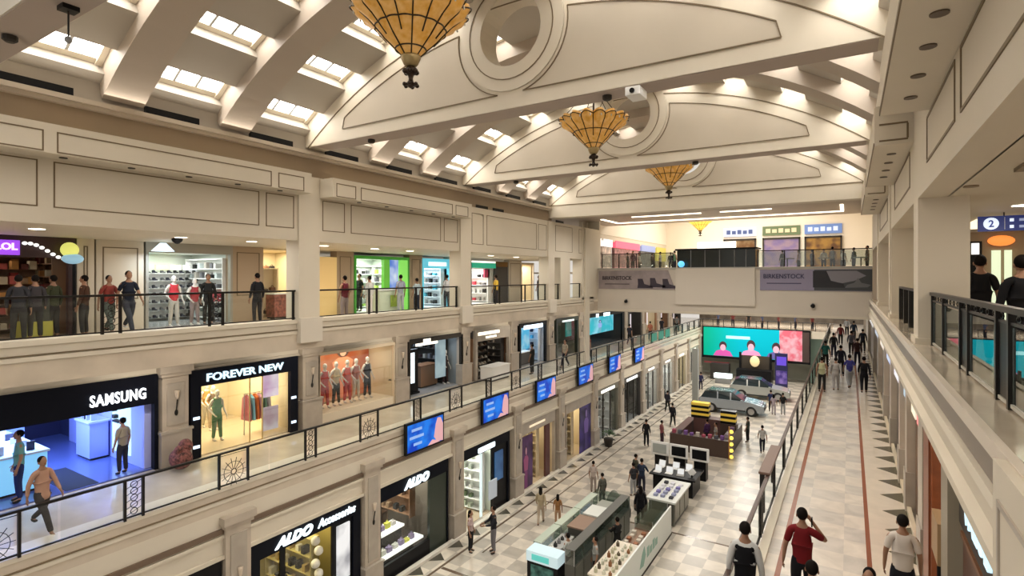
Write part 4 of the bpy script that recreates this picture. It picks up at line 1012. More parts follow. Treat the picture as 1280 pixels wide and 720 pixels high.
for k_, (a, b_, lb) in enumerate(((45.85, 49.6, 'dark boutique front with pale vertical sign, far left gallery'), (50.5, 54.25, 'dark boutique front beyond the one with the pale vertical sign'), (55.15, 58.9, 'farthest but one dark shopfront of the left gallery'), (59.8, 63.4, 'farthest dark shopfront of the left gallery'))):
    t = front(XS1, a, b_, Z1, 7.72, lb, .4, (w_dark, w_brown, stone2, w_dark)[k_], .3)
    room(XS1, a, b_, Z1, 7.6, 2.5, (w_dark, w_warm, w_brown, w_dark)[k_], fl_dark, NEUT, (25, 90, 50, 30)[k_])
    B().box(XS1+.1, XS1+.13, a+.5, a+.75, 5.9, 7.2).obj('vertical_sign', E('dim_sign', (.7, .65, .7), .7), t)
for q in range(3): 
    o = B().box(XL+.05, XL+.1, 42.8+1.9*q, 44.1+1.9*q, Z1+.2, Z1+.85).obj('railing_panel', M('green_panel', (.05, .28, .19), .4)); tag(o, 'green panel fixed on the far left gallery railing, %s of three' % ORD[q], 'panel')

# ================================================================== SHOPS, ground left (plane XL)
gx = XL-.12
t = front(gx, 3.9, 7.82, 0, 3.40, 'black shopfront corner below the gallery at the bottom left', .5, black, .3); room(gx, 4.0, 7.8, 0, 3.35, 3, w_dark, fl_dark, WARM, 60)
t = front(gx, 8.58, 12.42, 0, 3.38, 'black accessories shopfront with white italic letters on the ground floor', .52, bk, .3)
text('lettering', 'ALDO', 1.25, .30, litW, (gx+.16, 9.92, 3.10), 'L', t, .05, .35)
text('lettering', 'Accessories', 1.45, .26, litW, (gx+.16, 11.45, 3.12), 'L', t, .02, .3)
room(gx, 8.6, 12.4, 0, 3.3, 3.2, M('mustard_wall', (.36, .30, .10), .6), fl_dark, (1, .85, .5), 330)
B().box(gx-.03, gx+.05, 11.35, 12.15, 0, 2.85).obj('black_panel', black, t); B().box(gx-.02, gx+.03, 9.55, 9.72, 0, 2.85).obj('mullion', black, t); pane(gx, 8.9, 9.5, 0.1, 2.85, t); pane(gx, 9.75, 10.7, .1, 2.85, t)
poster(gx+.05, 11.5, 12.0, 1.0, 2.72, 'bw_print', (.75, .75, .75), (.3, .3, .32), .9, 'white lit poster of black sketches at the right of the accessories shop')
for q in range(5):
    o = B().ball((gx-.3, 11.0+.12*(q % 2), 1.0+.35*q), .14, 10, 8).obj('paper_flower', M('flower_white', (.8, .78, .7), .8), None, True); tag(o, 'white paper flower of the garland beside the lit poster', 'ornament', 'garland of white paper flowers')
goods([gx-1.5, gx-.8], [9.0+.35*q for q in range(6)], [1.02], (.16, .26, .24), [(.02, .02, .02), (.6, .58, .5), (.35, .25, .08)], 'handbag on the mustard yellow stand of the accessories shop', 'bag', 'handbags in the accessories shop', 'handbag', 'bag')
counter(gx-1.7, gx-.6, 8.9, 11.0, 0, 1.0, 'mustard display stand in the accessories shop', M('mustard_wall'), M('mustard_top', (.45, .38, .15), .4), 'stand', 'display_stand')
t = front(gx, 13.26, 16.98, 0, 3.38, 'black framed shoe shop window with white glowing italic letters', .55, bk, .08)
text('lettering', 'ALDO', 1.35, .34, litW, (gx+.16, 15.1, 3.05), 'L', t, .06, .3)
B().box(gx-.03, gx+.08, 15.9, 16.9, 0, 2.83).obj('dark_jamb_panel', M('green_black'), t); B().box(gx-.03, gx+.08, 13.3, 15.9, 0, .55).obj('window_base', black, t); pane(gx, 13.35, 15.88, .55, 2.83, t)
room(gx, 13.3, 16.9, 0, 3.3, 3.4, M('taupe_wall', (.28, .24, .19), .6), fl_dark, (1, .97, .85), 420)
tb = E('lit_shelf', (1, 1, .92), 1.1)
t = thing('display_table', 'long glowing white stepped table of bags in the shoe shop window', 'table', (gx-.7, 14.6, 0))
B().box(gx-.6, gx-.15, 13.4, 15.8, .6, .68).obj('lower_step', tb, t); B().box(gx-1.4, gx-.75, 13.4, 15.4, 1.05, 1.13).obj('upper_step', tb, t); B().box(gx-1.35, gx-.2, 13.5, 15.3, 0, .6).obj('body', black, t); B().box(gx-1.35, gx-.8, 13.5, 15.3, .6, 1.05).obj('riser', black, t)
goods([gx-.38], [13.6+.3*q for q in range(7)], [.68], (.16, .24, .26), [(.62, .62, .12), (.6, .6, .55), (.3, .25, .4)], 'bag on the lower step of the glowing window table', 'bag', 'bags on the lower window step', 'handbag', 'bag')
goods([gx-1.05], [13.6+.3*q for q in range(6)], [1.13], (.16, .24, .30), [(.55, .52, .5), (.25, .2, .32), (.6, .6, .1)], 'bag on the upper step of the glowing window table', 'bag', 'bags on the upper window step', 'handbag', 'bag')
mannequin(gx-2.0, 13.9, 0, -PI/2, (.03, .03, .03), (.03, .03, .03), 'black dressed mannequin at the left of the shoe shop window', 1.75)
person(gx-2.0, 15.2, 0, PI*.5, 'reach', (.03, .04, .05), (.02, .02, .02), 'person in black reaching inside the shoe shop window', 1.75, sleeve=2)
shelf_unit(gx-2.8, 14.2, 16.6, 0, 2.6, .3, 5, 'wooden wall shelf with pale shoes at the back of the shoe shop', w_brown)
goods([gx-2.9], [14.4+.3*q for q in range(7)], [.13+.61*q for q in range(4)], (.1, .2, .15), [(.6, .58, .52), (.1, .08, .07)], 'pale shoe on the back wall shelf of the shoe shop', 'shoe', 'shoes on the back wall of the shoe shop', 'shoe', 'shoe')
t = front(gx, 17.86, 21.55, 0, 3.38, 'black shopfront with a rounded glowing white sign and lit shelves at its left', .5, bk, .15)
B().box(gx+.1, gx+.16, 19.0, 20.3, 2.92, 3.14).obj('light_sign', litW, t, bevel=.04)
B().box(gx-.05, gx+.05, 20.2, 21.5, 0, 2.88).obj('black_panel', black, t); B().box(gx+.02, gx+.06, 19.25, 19.4, .1, 2.9).obj('light_edge', E('pale_edge', (.7, .85, .85), .8), t)
poster(gx+.06, 20.35, 21.0, 1.3, 2.6, 'denim_print', (.05, .12, .28), (.08, .2, .42), .35, 'dim blue poster on the black panel of the ground floor shop')
room(gx, 17.9, 20.2, 0, 3.3, 3, w_grn, fl_warm, (1, .97, .88), 300)
shelf_unit(gx-.9, 17.95, 19.2, 0, 2.7, .3, 7, 'bright white shelves of stock at the left of the black shop', white)
goods([gx-1.05], [18.15+.22*q for q in range(5)], [.13+.42*q for q in range(6)], (.14, .16, .2), [(.55, .6, .5), (.3, .33, .28), (.65, .65, .6)], 'folded stock on the bright white shelves', 'goods', 'stock on the bright white shelves', 'folded_stock')
t = thing('display_screen', 'grey tablet screen on a stand at the black shop entrance', 'screen', (gx+.5, 19.6, 0)); B().box(gx+.45, gx+.5, 19.3, 19.9, .9, 1.7).obj('panel', M('screen_grey', (.35, .38, .42), .3, 0, (.4, .45, .5), .4), t); B().cyl((gx+.47, 19.6, 0), (gx+.47, 19.6, .9), .025).obj('pole', dark, t); B().cyl((gx+.47, 19.6, 0), (gx+.47, 19.6, .03), .16).obj('base', dark, t)
t = front(gx, 22.48, 26.2, 0, 3.38, 'stone fronted cosmetics shop with thin cream script sign', .62, stone2, .1)
text('lettering', 'Casanova', 1.6, .2, M('script_sign', (.7, .6, .45), .4, 0, (1, .85, .6), .6), (gx+.14, 24.2, 3.06), 'L', t, .01, .3) if False else B().box(gx+.12, gx+.14, 23.4, 25.0, 3.0, 3.10).obj('script_sign', M('script_sign', (.7, .6, .45), .4, 0, (1, .85, .6), .6), t)
room(gx, 22.5, 26.1, 0, 2.78, 3, w_warm, fl_warm, (1, .9, .68), 240)
poster(gx+.05, 22.55, 23.75, .1, 2.65, 'purple_print', (.05, .02, .06), (.12, .05, .14), .3, 'dark purple poster of a woman beside the cosmetics shop', fig=[(.45, .5, .8, [(.38, .2, .25), (.22, .05, .12), (.12, .02, .09), (.03, .01, .03)])])
B().box(gx-.05, gx+.05, 25.2, 25.7, 0, 2.75).obj('brown_panel', M('oxblood', (.08, .02, .02), .4), t)
shelf_unit(gx-.9, 24.0, 25.2, 0, 2.6, .3, 7, 'warm lit shelves of products in the cosmetics shop', w_warm)
goods([gx-1.0], [24.15+.2*q for q in range(5)], [.13+.41*q for q in range(6)], (.08, .08, .2), [(.3, .2, .1), (.6, .5, .35), (.15, .1, .08)], 'small bottle on the warm lit cosmetics shelves', 'bottle', 'bottles on the warm lit shelves', 'bottle', 'bottle')
t = front(gx, 27.5, 31.2, 0, 3.38, 'stone fronted shop with warm shelves and violet poster, ground floor', .6, stone2, .1)
room(gx, 27.5, 31.1, 0, 2.8, 3, w_warm, fl_warm, (1, .9, .66), 220)
poster(gx+.05, 29.4, 31.0, .05, 2.95, 'violet_print', (.01, .01, .025), (.06, .035, .16), .4, 'tall dark violet poster on the ground floor left', fig=[(.55, .7, .85, [(.16, .11, .26), (.10, .06, .2), (.04, .025, .10), (.02, .01, .05)])])
shelf_unit(gx-.9, 27.7, 29.3, 0, 2.6, .3, 6, 'warm lit product shelves left of the tall violet poster', w_warm)
goods([gx-1.0], [27.9+.25*q for q in range(6)], [.13+.49*q for q in range(5)], (.12, .14, .2), [(.3, .2, .1), (.6, .5, .3), (.1, .1, .06)], 'jar on the shelves left of the violet poster', 'jar', 'jars left of the violet poster', 'jar', 'bottle')
for k_, (a, b_, lb, key) in enumerate(((31.9, 35.65, 'grey green glass shopfront with slanted white light bar sign', 1), (36.55, 40.3, 'dark glass shopfront with white light bar, second of the two', 1), (41.2, 44.95, 'pale shopfront with black door frames beyond the light bar shops', 0), (45.85, 49.6, 'pale bright shopfront near the parked silver car', 0), (50.5, 54.25, 'farthest but one pale shopfront on the ground floor left', 0), (55.15, 58.9, 'farthest shopfront on the ground floor left', 0))):
    t = front(gx, a, b_, 0, 3.38, lb, .45, (M('olive_grey', (.18, .17, .13), .5), w_dark, stone2, stone2, cream, stone2)[k_], .15)
    if key: B().box(gx+.1, gx+.15, a+.7, b_-.8, 3.02, 3.18).obj('light_sign', E('bar_sign', (1, .98, .9), 2.4), t)
    else: B().box(gx+.1, gx+.13, a+1, b_-1.2, 3.05, 3.2).obj('light_sign', E('bar_sign2', (1, .98, .9), 1.3), t)
    pane(gx, a+.2, b_-.2, .05, 2.9, t)
    for q in (1, 2): B().box(gx-.03, gx+.04, a+(b_-a)*q/3-.05, a+(b_-a)*q/3+.05, 0, 2.93).obj('mullion', dark, t)
    room(gx, a, b_, 0, 3.3, 2.5, (M('olive_wall', (.2, .2, .15), .6), w_dark, w_white, w_white, w_warm, w_white)[k_], fl_grey, NEUT, (60, 40, 110, 170, 90, 90)[k_])
    counter(gx-1.6, gx-.9, a+.6, b_-.8, 0, .95, ('white', 'grey', 'dark', 'pale', 'beige', 'brown')[k_]+' counter inside '+lb.split(' with ')[0].replace(', second of the two', ''), (white, greym, w_dark, white, w_warm, w_brown)[k_], white)

# ================================================================== SHOPS, upper left (plane XS2)
ux = XS2
def upil(y0, y1, m, label):
    t = thing('pilaster', label, 'pilaster', (ux, (y0+y1)/2, Z2)); B().box(ux-.3, ux+.1, y0, y1, Z2, ZH0).obj('shaft', m, t)
    strip_rect(B(), ux+.1, y0+.15, y1-.15, Z2+.9, ZH0-.2, .03, .012).obj('inlay_line', inlay, t)
uc = M('upper_pilaster_tan', (.40, .30, .20), .5); ucl = M('upper_pilaster_cream', (.62, .53, .40), .5)
upil(6.35, 6.75, ucl, 'narrow cream pilaster right of the toy shop, upper gallery'); upil(6.8, 8.0, ucl, 'wide cream panelled pilaster left of the shoe wall shop')
upil(10.75, 11.9, uc, 'brown panelled pilaster right of the shoe wall shop'); upil(15.2, 16.1, uc, 'tan pilaster left of the green framed shop'); upil(19.55, 20.45, uc, 'tan pilaster right of the green framed shop'); upil(22.6, 24.4, cream, 'cream wall pier right of the cyan sign shop'); upil(28.5, 30.0, cream, 'cream wall pier before the end corner')
t = front(ux, -2, 6.3, Z2, ZH0, 'dark brown toy shop with purple sign at the far left upper gallery', .55, M('maroon_dark', (.035, .012, .012), .4), .15)
room(ux, -2, 6.3, Z2, 11.5, 3.5, w_brown, M('toy_floor', (.22, .14, .08), .3), WARM, 260)
B().box(ux+.1, ux+.2, 3.6, 5.12, 11.05, 11.42).obj('sign_panel', E('purple_sign', (.34, .07, .80), .9), t)
text('lettering', 'LOL', .42, .18, E('lilac_text', (.9, .7, 1), 1.2), (ux+.22, 4.86, 11.26), 'L', t, .03)
for q in range(9):
    yy = 5.2+.115*q; zz = 11.28+.10*math.sin(q*.55+.8)-.03*q
    o = B().ball((ux+.25, yy, zz), (.05, .055, .045), 10, 8).obj('garland_bulb', E('bulb_white', (1, 1, .95), 1.2), None, True); tag(o, 'white round light of the garland beside the purple sign', 'lamp', 'white garland lights on the toy shop')
t = thing('balloon_ornament', 'yellow and pale blue balloon ornament on a dark pole at the toy shop', 'ornament', (ux+.35, 6.15, Z2)); B().ball((ux+.35, 6.1, 11.22), (.2, .2, .2), 14, 10).obj('yellow_ball', E('yellow_ball', (.85, .85, .2), .7), t, True); B().ball((ux+.4, 6.15, 10.98), (.2, .24, .14), 14, 10).obj('blue_ball', E('blue_ball', (.35, .6, .75), .6), t, True); B().cyl((ux+.35, 6.2, Z2), (ux+.35, 6.2, 10.95), .04).obj('pole', black, t)
for q, (yy, c_) in enumerate(((3.3, (.16, .1, .08)), (4.4, (.3, .18, .1)), (5.4, (.2, .06, .05)))): shelf_unit(ux-1.0-.3*q, yy-.5, yy+.45, Z2, 2.1, .35, 6, 'brown toy shelf, %s from the left in the toy shop' % ORD[q], M('toyshelf%d' % q, c_, .5))
goods([ux-1.1], [2.95+.2*q for q in range(15)], [Z2+.15+.4*q for q in range(5)], (.2, .15, .22), [(.5, .25, .08), (.15, .05, .04), (.6, .5, .35), (.1, .06, .1), (.5, .12, .1), (.35, .22, .12)], 'small colourful toy box on the brown toy shop shelves', 'box', 'toy boxes on the toy shop shelves', 'toy_box')
t = thing('merchandise_stand', 'dark stand with yellow base in front of the toy shop', 'stand', (ux+.7, 5.2, Z2)); B().box(ux+.5, ux+1.1, 4.95, 5.5, Z2, Z2+.45).obj('yellow_base', M('yellow_base', (.35, .33, .05), .5), t); B().box(ux+.55, ux+1.05, 5.0, 5.45, Z2+.45, Z2+1.1).obj('body', M('stand_green', (.03, .035, .025), .5), t)
for q, (x, y, c_, lb) in enumerate(((-16.6, 4.75, (.03, .03, .035), 'person in charcoal standing leftmost in front of the toy shop'), (-16.9, 5.15, (.05, .045, .05), 'person in dark grey second from the left before the toy shop'), (-17.2, 5.6, (.05, .055, .03), 'person in dark olive third from the left before the toy shop'), (-16.9, 6.15, (.06, .03, .02), 'person in dark brown beside the balloon ornament'))):
    person(x, y, Z2, 1.2+.4*q, 'stand', c_, (.03, .03, .03), lb, 1.6, sleeve=2)
t = front(ux, 8.05, 10.75, Z2, ZH0, 'shoe wall shop with bright grey white interior, upper gallery', .3, M('grey_front', (.34, .32, .27), .5), .08)
room(ux, 8.05, 11.0, Z2, 11.3, 3.0, M('shoewall', (.62, .65, .60), .5), fl_grey, (.95, 1, .95), 190)
for q, (y0, y1, c_) in enumerate((((8.7), 9.05, (.15, .75, .9)), (9.3, 9.7, (.9, .85, .3)), (9.8, 10.15, (.95, .9, .6)), (10.25, 10.75, (.9, .95, 1)))):
    o = B().box(ux-2.6, ux-2.5, y0+.25, y1+.25, 10.75, 10.92).obj('light_sign', E('lit%d' % q, c_, 1.5)); tag(o, ('cyan', 'yellow', 'pale yellow', 'cool white')[q]+' lit strip sign above the shoe wall', 'sign')
shelf_unit(ux-2.5, 8.9, 11.0, Z2, 1.7, .3, 7, 'white shoe wall shelving in the grey white shop', white)
goods([ux-2.35], [9.02+.22*q for q in range(9)], [Z2+.13+.258*q for q in range(7)], (.12, .13, .11), [(.02, .02, .02), (.1, .1, .1), (.03, .03, .04)], 'black shoe on the white shoe wall', 'shoe', 'shoes on the white shoe wall', 'shoe', 'shoe')
B().cyl((0, 0, 0), (0, 0, .01), .01)
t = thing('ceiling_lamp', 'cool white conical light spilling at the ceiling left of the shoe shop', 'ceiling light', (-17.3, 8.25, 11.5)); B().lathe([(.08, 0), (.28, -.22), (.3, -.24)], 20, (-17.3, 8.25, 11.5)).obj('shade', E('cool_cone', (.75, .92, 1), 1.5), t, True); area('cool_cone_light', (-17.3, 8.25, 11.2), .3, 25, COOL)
t = thing('dome_camera', 'dark dome camera under the upper gallery ceiling left of the shoe shop', 'camera', (-15.5, 7.75, 11.5)); B().lathe([(.10, .03), (.14, 0), (.12, -.06), (.05, -.12), (.01, -.13)], 16, (-15.5, 7.75, 11.52)).obj('dome', black, t, True)
mannequin(ux+.3, 8.75, Z2, -PI/2, (.55, .05, .06), (.5, .48, .44), 'mannequin in bright red top at the left of the shoe shop', 1.6)
mannequin(ux+.35, 9.35, Z2, -PI/2, (.35, .05, .06), (.25, .2, .2), 'mannequin in dark red top in front of the shoe shop', 1.5)
person(ux+.4, 9.75, Z2, -PI*.6, 'stand', (.02, .02, .02), (.02, .02, .02), 'person all in black beside the dark red mannequin', 1.65, sleeve=2)
t = thing('display_table', 'low table with pink red boxes in front of the shoe wall', 'table', (ux-.8, 10.75, Z2)); B().box(ux-1.1, ux-.5, 10.4, 11.1, Z2+.65, Z2+.7).obj('tabletop', white, t); B().box(ux-1.05, ux-.55, 10.45, 11.05, Z2+.70, Z2+1.0).obj('red_block', M('pinkred', (.5, .08, .10), .5), t)
for sx in (-1.05, -.57):
    for sy in (10.45, 11.02): B().box(ux+sx, ux+sx+.04, sy, sy+.04, Z2, Z2+.65).obj('leg', dark, t)
room(ux, 11.9, 14.2, Z2, 11.5, 2.6, w_warm, fl_warm, (1, .9, .65), 220)
shelf_unit(ux-.9, 12.0, 13.2, Z2+.0, 1.9, .3, 3, 'cream accessory shelves between pilaster and column', w_warm)
goods([ux-1.05], [12.15+.3*q for q in range(4)], [Z2+.13+.87*q for q in range(3)], (.15, .2, .2), [(.15, .08, .05), (.3, .15, .1), (.05, .04, .04)], 'brown bag on the cream accessory shelves', 'bag', 'bags on the cream accessory shelves', 'handbag', 'bag')
counter(ux-.3, ux+.3, 12.2, 13.3, Z2, .95, 'red and brown stocked counter right of the brown pilaster', M('red_stock', (.28, .09, .06), .6, noise=.6, nscale=10), white)
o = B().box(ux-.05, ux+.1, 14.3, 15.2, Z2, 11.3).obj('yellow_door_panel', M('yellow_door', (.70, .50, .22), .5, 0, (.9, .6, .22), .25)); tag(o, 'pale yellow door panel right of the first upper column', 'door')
person(-15.2, 13.25, Z2, PI*.5, 'stand', (.12, .02, .03), (.25, .2, .2), 'person in dark red vest right of the first upper column', 1.6, sleeve=0)
t = front(ux, 16.15, 19.5, Z2, 11.42, 'bright green framed shop with white interior, upper gallery', .14, M('green_frame', (.05, .30, .03), .5, 0, (.1, .6, .05), .12), .08)
room(ux, 16.15, 19.5, Z2, 11.35, 2.4, w_grn, white, (.95, 1, .9), 330)
B().box(ux-.05, ux+.12, 17.85, 18.2, Z2, 11.3).obj('green_panel', E('green_lit', (.13, .45, .04), .6), t); B().box(ux-.05, ux+.12, 18.85, 19.4, Z2, 11.3).obj('green_panel', E('green_lit2', (.25, .75, .12), .7), t); B().box(ux-.05, ux+.08, 18.25, 18.8, Z2, 11.3).obj('blue_panel', gradmat('blue_white', (.75, .85, .95), (.1, .22, .7), .7), t)
counter(ux+.5, ux+1.1, 16.6, 18.0, Z2, 1.0, 'white and pale green counter in front of the green framed shop', M('greenwhite_body', (.7, .78, .62), .4), white)
o = B().box(ux+1.1, ux+1.12, 17.25, 17.7, Z2+.25, Z2+.75).obj('green_square', M('lime_square', (.35, .5, .06), .5)); tag(o, 'lime green square sign on the white counter', 'sign')
shelf_unit(ux-1.5, 16.3, 17.4, Z2, 2.1, .3, 6, 'white shelves at the left of the green framed shop', white)
goods([ux-1.6], [16.45+.25*q for q in range(4)], [Z2+.13+.39*q for q in range(5)], (.15, .18, .2), [(.6, .62, .4), (.1, .1, .12), (.4, .45, .35)], 'small item on the white shelves of the green framed shop', 'goods', 'items in the green framed shop', 'boxed_item')
person(ux-.6, 17.05, Z2, PI, 'stand', (.02, .02, .02), (.02, .02, .02), 'person in black behind the white counter of the green shop', 1.7)
person(-16.6, 15.75, Z2, PI*.5, 'stand', (.5, .5, .48), (.55, .53, .5), 'person in white clothes at the left end of the white counter', 1.6, sleeve=2)
person(-16.4, 17.35, Z2, PI*.4, 'stand', (.3, .32, .4), (.4, .42, .45), 'person in grey top at the right end of the white counter', 1.65)
person(-16.2, 18.15, Z2, PI*.45, 'stand', (.4, .5, .55), (.03, .04, .06), 'person in pale blue top and dark trousers by the green panel', 1.5, sleeve=1)
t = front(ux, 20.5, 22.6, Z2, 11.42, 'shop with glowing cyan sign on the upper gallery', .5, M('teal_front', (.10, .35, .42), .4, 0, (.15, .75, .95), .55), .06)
B().box(ux+.1, ux+.14, 20.9, 22.3, 11.05, 11.25).obj('light_sign', E('cyan_white', (.8, 1, 1), 1.2), t)
room(ux, 20.5, 22.6, Z2, 11.3, 2.2, w_blue, white, (.8, .95, 1), 220)
for q, (yy, c_, p_, lb) in enumerate(((20.75, (.5, .5, .52), (.05, .05, .06), 'person in white top at the left under the cyan sign'), (21.35, (.42, .45, .12), (.04, .04, .05), 'person in yellow green top under the cyan sign'), (21.95, (.02, .02, .03), (.03, .03, .03), 'person in black at the right under the cyan sign'))): person(-16.6-.2*q, yy, Z2, PI*(.4+.1*q), 'stand', c_, p_, lb, 1.66)
t = front(ux, 24.5, 28.4, Z2, 11.42, 'white and black shopfront with green top band, upper gallery', .1, greym, .06)
B().box(ux+.1, ux+.18, 24.55, 26.9, 11.0, 11.3).obj('green_sign', M('green_sign', (.02, .33, .20), .5, 0, (.03, .6, .36), .35), t); B().box(ux+.1, ux+.16, 24.55, 26.9, 11.3, 11.4).obj('light_strip', litWarm, t)
B().box(ux-.1, ux+.1, 27.0, 28.3, Z2, 11.1).obj('dark_opening', w_dark, t); B().box(ux+.1, ux+.14, 27.0, 28.3, 11.1, 11.4).obj('brown_sign', M('brown_sign', (.18, .09, .02), .5), t)
room(ux, 24.5, 27.0, Z2, 11.0, 2, w_white, white, NEUT, 200)
person(-16.4, 24.75, Z2, PI*.5, 'stand', (.55, .36, .05), (.03, .03, .04), 'person in yellow top below the green band', 1.65)
o = B().box(ux-.3, ux-.2, 26.3, 26.8, Z2+1.5, Z2+2.0).obj('red_poster', M('pink_poster', (.5, .05, .12), .5)); tag(o, 'small red pink poster under the green band', 'poster')
t = front(ux, 30.0, 31.6, Z2, 11.42, 'narrow pale lit shopfront before the end corner', .1, cream, .05); room(ux, 30, 31.5, Z2, 11.3, 1.5, w_warm, white, WARM, 120)
person(-16.0, 28.9, Z2, PI*.5, 'stand', (.02, .02, .02), (.03, .03, .03), 'person in black in the narrow opening before the end corner', 1.66)
person(-17.0, 6.75, Z2, -PI*.45, 'walk', (.25, .05, .04), (.10, .12, .10), 'person in dark red top and grey green trousers walking left on the upper gallery', 1.6)
person(-16.6, 7.05, Z2, -PI*.5, 'stride', (.015, .018, .03), (.03, .035, .05), 'person in dark top with white shoes walking left, upper gallery', 1.72, shoes=(.6, .6, .6))
person(-16.5, 10.75, Z2, PI*.5, 'stand', (.015, .015, .018), (.015, .015, .018), 'person in black facing the shops by the upper gallery railing', 1.68, sleeve=2)

# stock on shelving in the remaining upper and middle shops
def stock(x, y0, y1, z0, h, n, cols, lb, mat=white, gname=None, shape='box', step=.24, size=(.14, .16, .2)):
    shelf_unit(x, y0, y1, z0, h, .3, n, 'shelving unit '+lb, mat)
    k = int((y1-y0-.2)/step)
    goods([x-.14], [y0+.16+step*q for q in range(k)], [z0+.131+q*(h-.15)/(n-1) for q in range(n-1)], size, cols, 'small item of stock on the shelving '+lb, 'goods', 'stock '+lb, 'stock_item', shape)
BW = [(.02, .02, .02), (.5, .5, .48), (.12, .12, .13), (.3, .28, .25)]
stock(ux-1.9, 17.5, 19.3, Z2, 2.1, 6, BW+[(.3, .45, .1)], 'at the back of the green framed shop')
stock(ux-1.3, 2.9, 6.1, Z2, 2.2, 7, [(.35, .16, .05), (.4, .3, .18), (.12, .04, .03), (.3, .05, .04), (.1, .05, .07), (.45, .4, .3)], 'along the back of the dark brown toy shop', w_brown, step=.4)
stock(XS1-2.2, 23.1, 26.2, Z1, 2.0, 6, [(.5, .48, .42), (.1, .07, .05), (.35, .3, .25)], 'at the back of the beige fronted shop', w_dark)
mannequin(XS1-.7, 21.5, Z1, -PI/2, (.05, .03, .03), (.05, .03, .03), 'mannequin in dark clothes at the right side of the totem shop', 1.75)
mannequin(gx-.8, 33.2, 0, -PI/2, (.6, .58, .55), (.04, .04, .04), 'mannequin in white top inside the grey green glass shop', 1.8)
mannequin(XS1-.5, 47.2, Z1, -PI/2, (.3, .25, .25), (.03, .03, .03), 'mannequin in grey beside the pale vertical sign', 1.75)
for q, x in enumerate((-11.6, -1.6)):
    t = thing('dome_camera', 'small dark dome camera at the %s foot of the bridge front' % ('left', 'right')[q], 'camera', (x, 31.9, 9.0)); B().ball((x, 31.88, 9.0), .11, 12, 8).obj('dome', black, t, True); B().box(x-.05, x+.05, 31.9, 32.0, 9.02, 9.14).obj('mount', greym, t)
def stock_side(x0, x1, y, z0, h, n, cols, lb, mat=white, step=.34, size=(.14, .2, .22), nm='stock_item', ct='goods', sh='box'):
    t = thing('shelf_unit', 'side wall shelving '+lb, 'shelf', ((x0+x1)/2, y, z0))
    B().box(x0, x1, y-.02, y, z0, z0+h).obj('back_board', mat, t)
    for x in (x0, x1-.04): B().box(x, x+.04, y-.32, y-.02, z0, z0+h).obj('side_panel', mat, t)
    for i in range(n): z = z0+.1+i*(h-.15)/(n-1); B().box(x0+.04, x1-.04, y-.32, y-.02, z, z+.03).obj('shelf', mat, t)
    k = int((x1-x0-.2)/step)
    goods([x0+.18+step*q for q in range(k)], [y-.17], [z0+.131+q*(h-.15)/(n-1) for q in range(n-1)], size, cols, 'small item on the side shelving '+lb, 'goods', 'side stock '+lb, nm, sh)
stock_side(gx-2.8, gx-.3, 20.1, 0, 2.7, 7, [(.5, .55, .45), (.3, .33, .28), (.65, .65, .6), (.15, .2, .12)], 'in the black shop with the blue poster', white)
stock_side(gx-2.6, gx-.3, 25.15, 0, 2.6, 7, [(.3, .2, .1), (.55, .45, .3), (.12, .08, .06), (.4, .25, .2)], 'in the cosmetics shop', w_warm, nm='bottle', sh='bottle', size=(.09, .09, .22), step=.22)
stock_side(gx-2.6, gx-.3, 29.35, 0, 2.6, 7, [(.3, .2, .1), (.6, .5, .3), (.1, .1, .06), (.2, .25, .12)], 'beside the tall violet poster', w_warm, nm='jar')
stock_side(gx-2.8, gx-.5, 11.3, 0, 2.4, 5, [(.02, .02, .02), (.6, .58, .5), (.35, .25, .08)], 'in the accessories shop', M('mustard_wall'))
stock_side(gx-3.0, gx-.6, 15.85, 1.3, 1.4, 3, [(.6, .58, .55), (.03, .03, .03), (.3, .2, .12)], 'high in the shoe shop window', w_brown)
for (yy, lb_) in ((35.6, 'in the grey green glass shop'), (44.9, 'in the pale shop beyond the light bars'), (49.55, 'in the pale shop near the silver car')):
    stock_side(gx-2.3, gx-.4, yy, 0, 2.5, 5, BW, lb_, white, step=.3)
stock_side(ux-2.0, ux-.2, 19.45, Z2, 2.1, 6, BW+[(.35, .5, .1)], 'at the right of the green framed shop')
stock_side(ux-1.9, ux-.2, 22.55, Z2, 2.0, 6, BW+[(.1, .4, .5)], 'at the right under the cyan sign')
stock_side(ux-1.8, ux-.2, 26.95, Z2, 2.0, 5, BW+[(.5, .06, .08)], 'at the right under the green band')
stock_side(ux-2.7, ux-.3, 10.95, Z2, 2.2, 7, BW+[(.4, .45, .45)], 'at the right of the shoe wall shop', nm='shoe_box')
stock_side(ux-2.8, ux-.3, 6.25, Z2, 2.3, 7, [(.35, .16, .05), (.4, .3, .18), (.12, .04, .03), (.3, .05, .04), (.45, .4, .3)], 'at the right of the toy shop', w_brown, nm='toy_box')
stock_side(XS1-3.0, XS1-.8, 21.8, Z1, 2.3, 5, BW+[(.05, .03, .03)], 'at the right of the totem shop', dark)
stock_side(XS1-2.4, XS1-.3, 26.35, Z1, 2.0, 6, [(.5, .48, .42), (.1, .07, .05), (.35, .3, .25)], 'at the right of the beige fronted shop', w_dark, nm='shoe', sh='shoe', size=(.1, .2, .14))
stock_side(XS1-2.4, XS1-.3, 30.7, Z1, 2.3, 6, [(.1, .45, .7), (.5, .55, .6), (.02, .02, .04)], 'at the right of the blue white shop', w_blue)
